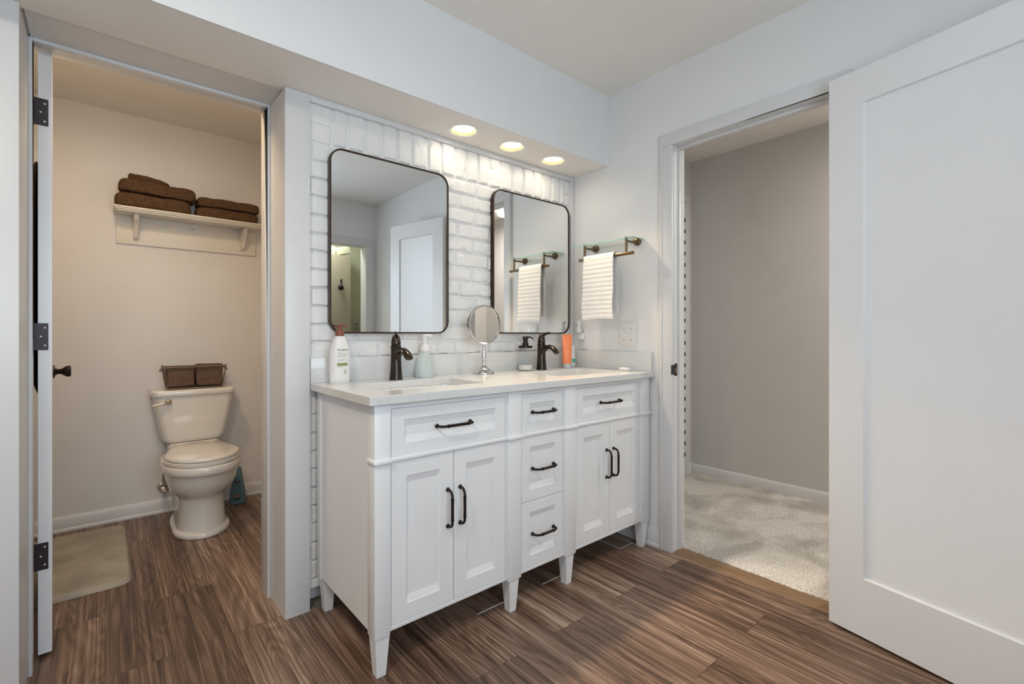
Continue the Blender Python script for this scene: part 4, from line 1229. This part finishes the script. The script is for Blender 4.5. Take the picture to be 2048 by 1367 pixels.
tag(soft_block(0.432, 0.778, 3.458, 3.622, SB + 0.064, SB + 0.124, 'folded_towel', M['towel_brown'], 12, 6, 0.006, 0, tilt=0.01), 'folded brown bath towel on top of the right stack', 'towel', G_)
tag(soft_block(0.105, 0.300, 3.540, 3.622, SB + 0.158, SB + 0.206, 'folded_towel', M['towel_brown'], 17, 4, 0.006, 0, tilt=-0.17), 'small brown towel peeking out behind the top of the left stack', 'towel', G_)

# ------------------------------------------------------------------ bath mat
def bath_mat():
    x0, x1, y0, y1, r = -0.46, 0.092, 2.678, 3.490, 0.055
    xs_ = np.linspace(x0, x1, 96); ys_ = np.linspace(y0, y1, 130)
    def f(X, Y):
        dx = np.maximum(np.abs(X - (x0 + x1) / 2) - ((x1 - x0) / 2 - r), 0)
        dy = np.maximum(np.abs(Y - (y0 + y1) / 2) - ((y1 - y0) / 2 - r), 0)
        rr_ = np.sqrt(dx ** 2 + dy ** 2)
        k = np.where(rr_ > r, r / np.maximum(rr_, 1e-6), 1.0)
        cx = np.clip(X, x0 + r, x1 - r); cy = np.clip(Y, y0 + r, y1 - r)
        Xn = cx + (X - cx) * k; Yn = cy + (Y - cy) * k
        e = np.minimum(np.minimum(X - x0, x1 - X), np.minimum(Y - y0, y1 - Y))
        e = np.minimum(e, np.maximum(r - rr_, 0) + (rr_ <= 0) * 1.0)
        h = 0.0005 + 0.0195 * np.clip(e / 0.012, 0, 1) ** 0.5
        h += (np.clip(e / 0.012, 0, 1)) * ((vnoise(X, Y, 130, 21) - 0.5) * 0.004 + (vnoise(X, Y, 9, 22) - 0.5) * 0.004)
        return Xn, Yn, h
    me_ = grid_mesh('bath_mat', xs_, ys_, f, M['rug'])
    return link_mesh('bath_mat', me_, M['rug'], angle=180)
tag(bath_mat(), 'grey-beige plush bath mat with rounded corners on floor left of the toilet', 'bath mat')

# ------------------------------------------------------------------ ceiling lamps (out of direct view; bathroom one added as fill, hall one reflected in right mirror)
def dome_lamp(x, y, z, r, label):
    t_ = thing('ceiling_lamp', (x, y, z), label, 'ceiling lamp')
    MB().lathe([(r * 0.62, 0.0), (r * 0.64, -0.004), (r * 0.62, -0.022), (r * 0.55, -0.024)], (x, y, z - 0.0005), 36).build('canopy', M['nickel'], t_)
    MB().lathe([(r * 0.60, -0.020), (r * 0.97, -0.026), (r, -0.034), (r * 0.94, -0.055), (r * 0.75, -0.078), (r * 0.45, -0.094), (r * 0.12, -0.100), (0.001, -0.1005)], (x, y, z), 40).build('shade', M['dome'], t_)
for q_ in ((3.20, 0.10, ZC, 0.17, 'white dome ceiling lamp in the carpeted hall, reflected at top of right mirror'), (-0.40, 0.55, ZC, 0.17, 'added white dome fill lamp in the bathroom, out of frame at upper left'), (-0.02, 2.48, 2.40, 0.17, 'white dome ceiling lamp over the toilet room, hidden by the door header')):
    dome_lamp(*q_)

# ------------------------------------------------------------------ closet things seen in the left mirror
t = thing('tall_cabinet', (1.75, -1.55, 0), 'tall tan cabinet in the green closet, reflected in the left mirror', 'cabinet')
MB().box(1.40, 2.100, -1.74, -1.362, 0.0, 1.975, 0.003).build('carcass', M['cabinet_tan'], t)
cd = MB().box(1.405, 2.095, -1.362, -1.342, 0.03, 1.970, 0.003).build('door', M['cabinet_tan'], t)
hk = MB()
hk.box(1.976, 1.996, -1.342, -1.338, 1.665, 1.700, 0.002)
hk.tube([(1.986, -1.338, 1.690), (1.986, -1.318, 1.692), (1.986, -1.312, 1.700)], [0.006, 0.006, 0.009], 12)
hk.tube([(1.986, -1.338, 1.690), (1.983, -1.330, 1.655), (1.978, -1.318, 1.625), (1.972, -1.305, 1.608)], [0.008, 0.008, 0.012, 0.028], 14)
hk.tube([(1.972, -1.318, 1.612), (1.972, -1.294, 1.600)], [0.030, 0.026], 16)
hk.build('robe_hook', M['black'], t)
tag(MB().box(1.79, 1.955, -1.70, -1.42, 1.9755, 2.075, 0.004).build('storage_box', M['box_green']), 'pale box lying flat on the tall tan cabinet in the reflected closet', 'box')
bxm = MB().box(-0.075, 0.075, -0.11, 0.11, -0.04, 0.04, 0.003)
bmesh.ops.rotate(bxm.bm, verts=bxm.bm.verts, cent=(0, 0, 0), matrix=Matrix.Rotation(R(-14), 3, 'Y'))
bmesh.ops.translate(bxm.bm, verts=bxm.bm.verts, vec=(2.035, -1.50, 2.036))
tag(bxm.build('storage_box', M['box_green']), 'pale box tipped at an angle on the tall cabinet in the reflected closet', 'box')
t = thing('closet_outlet', (2.37, -1.76, 1.13), 'small wall plate on the green closet wall, reflected in left mirror', 'outlet')
MB().box(2.30, 2.372, -1.7595, -1.753, 1.13, 1.265, 0.002).build('plate', M['cap_clear'], t)
for zz in (1.155, 1.205):
    MB().box(2.320, 2.352, -1.7532, -1.7505, zz, zz + 0.030, 0.002).build('socket', M['ink_light'], t)
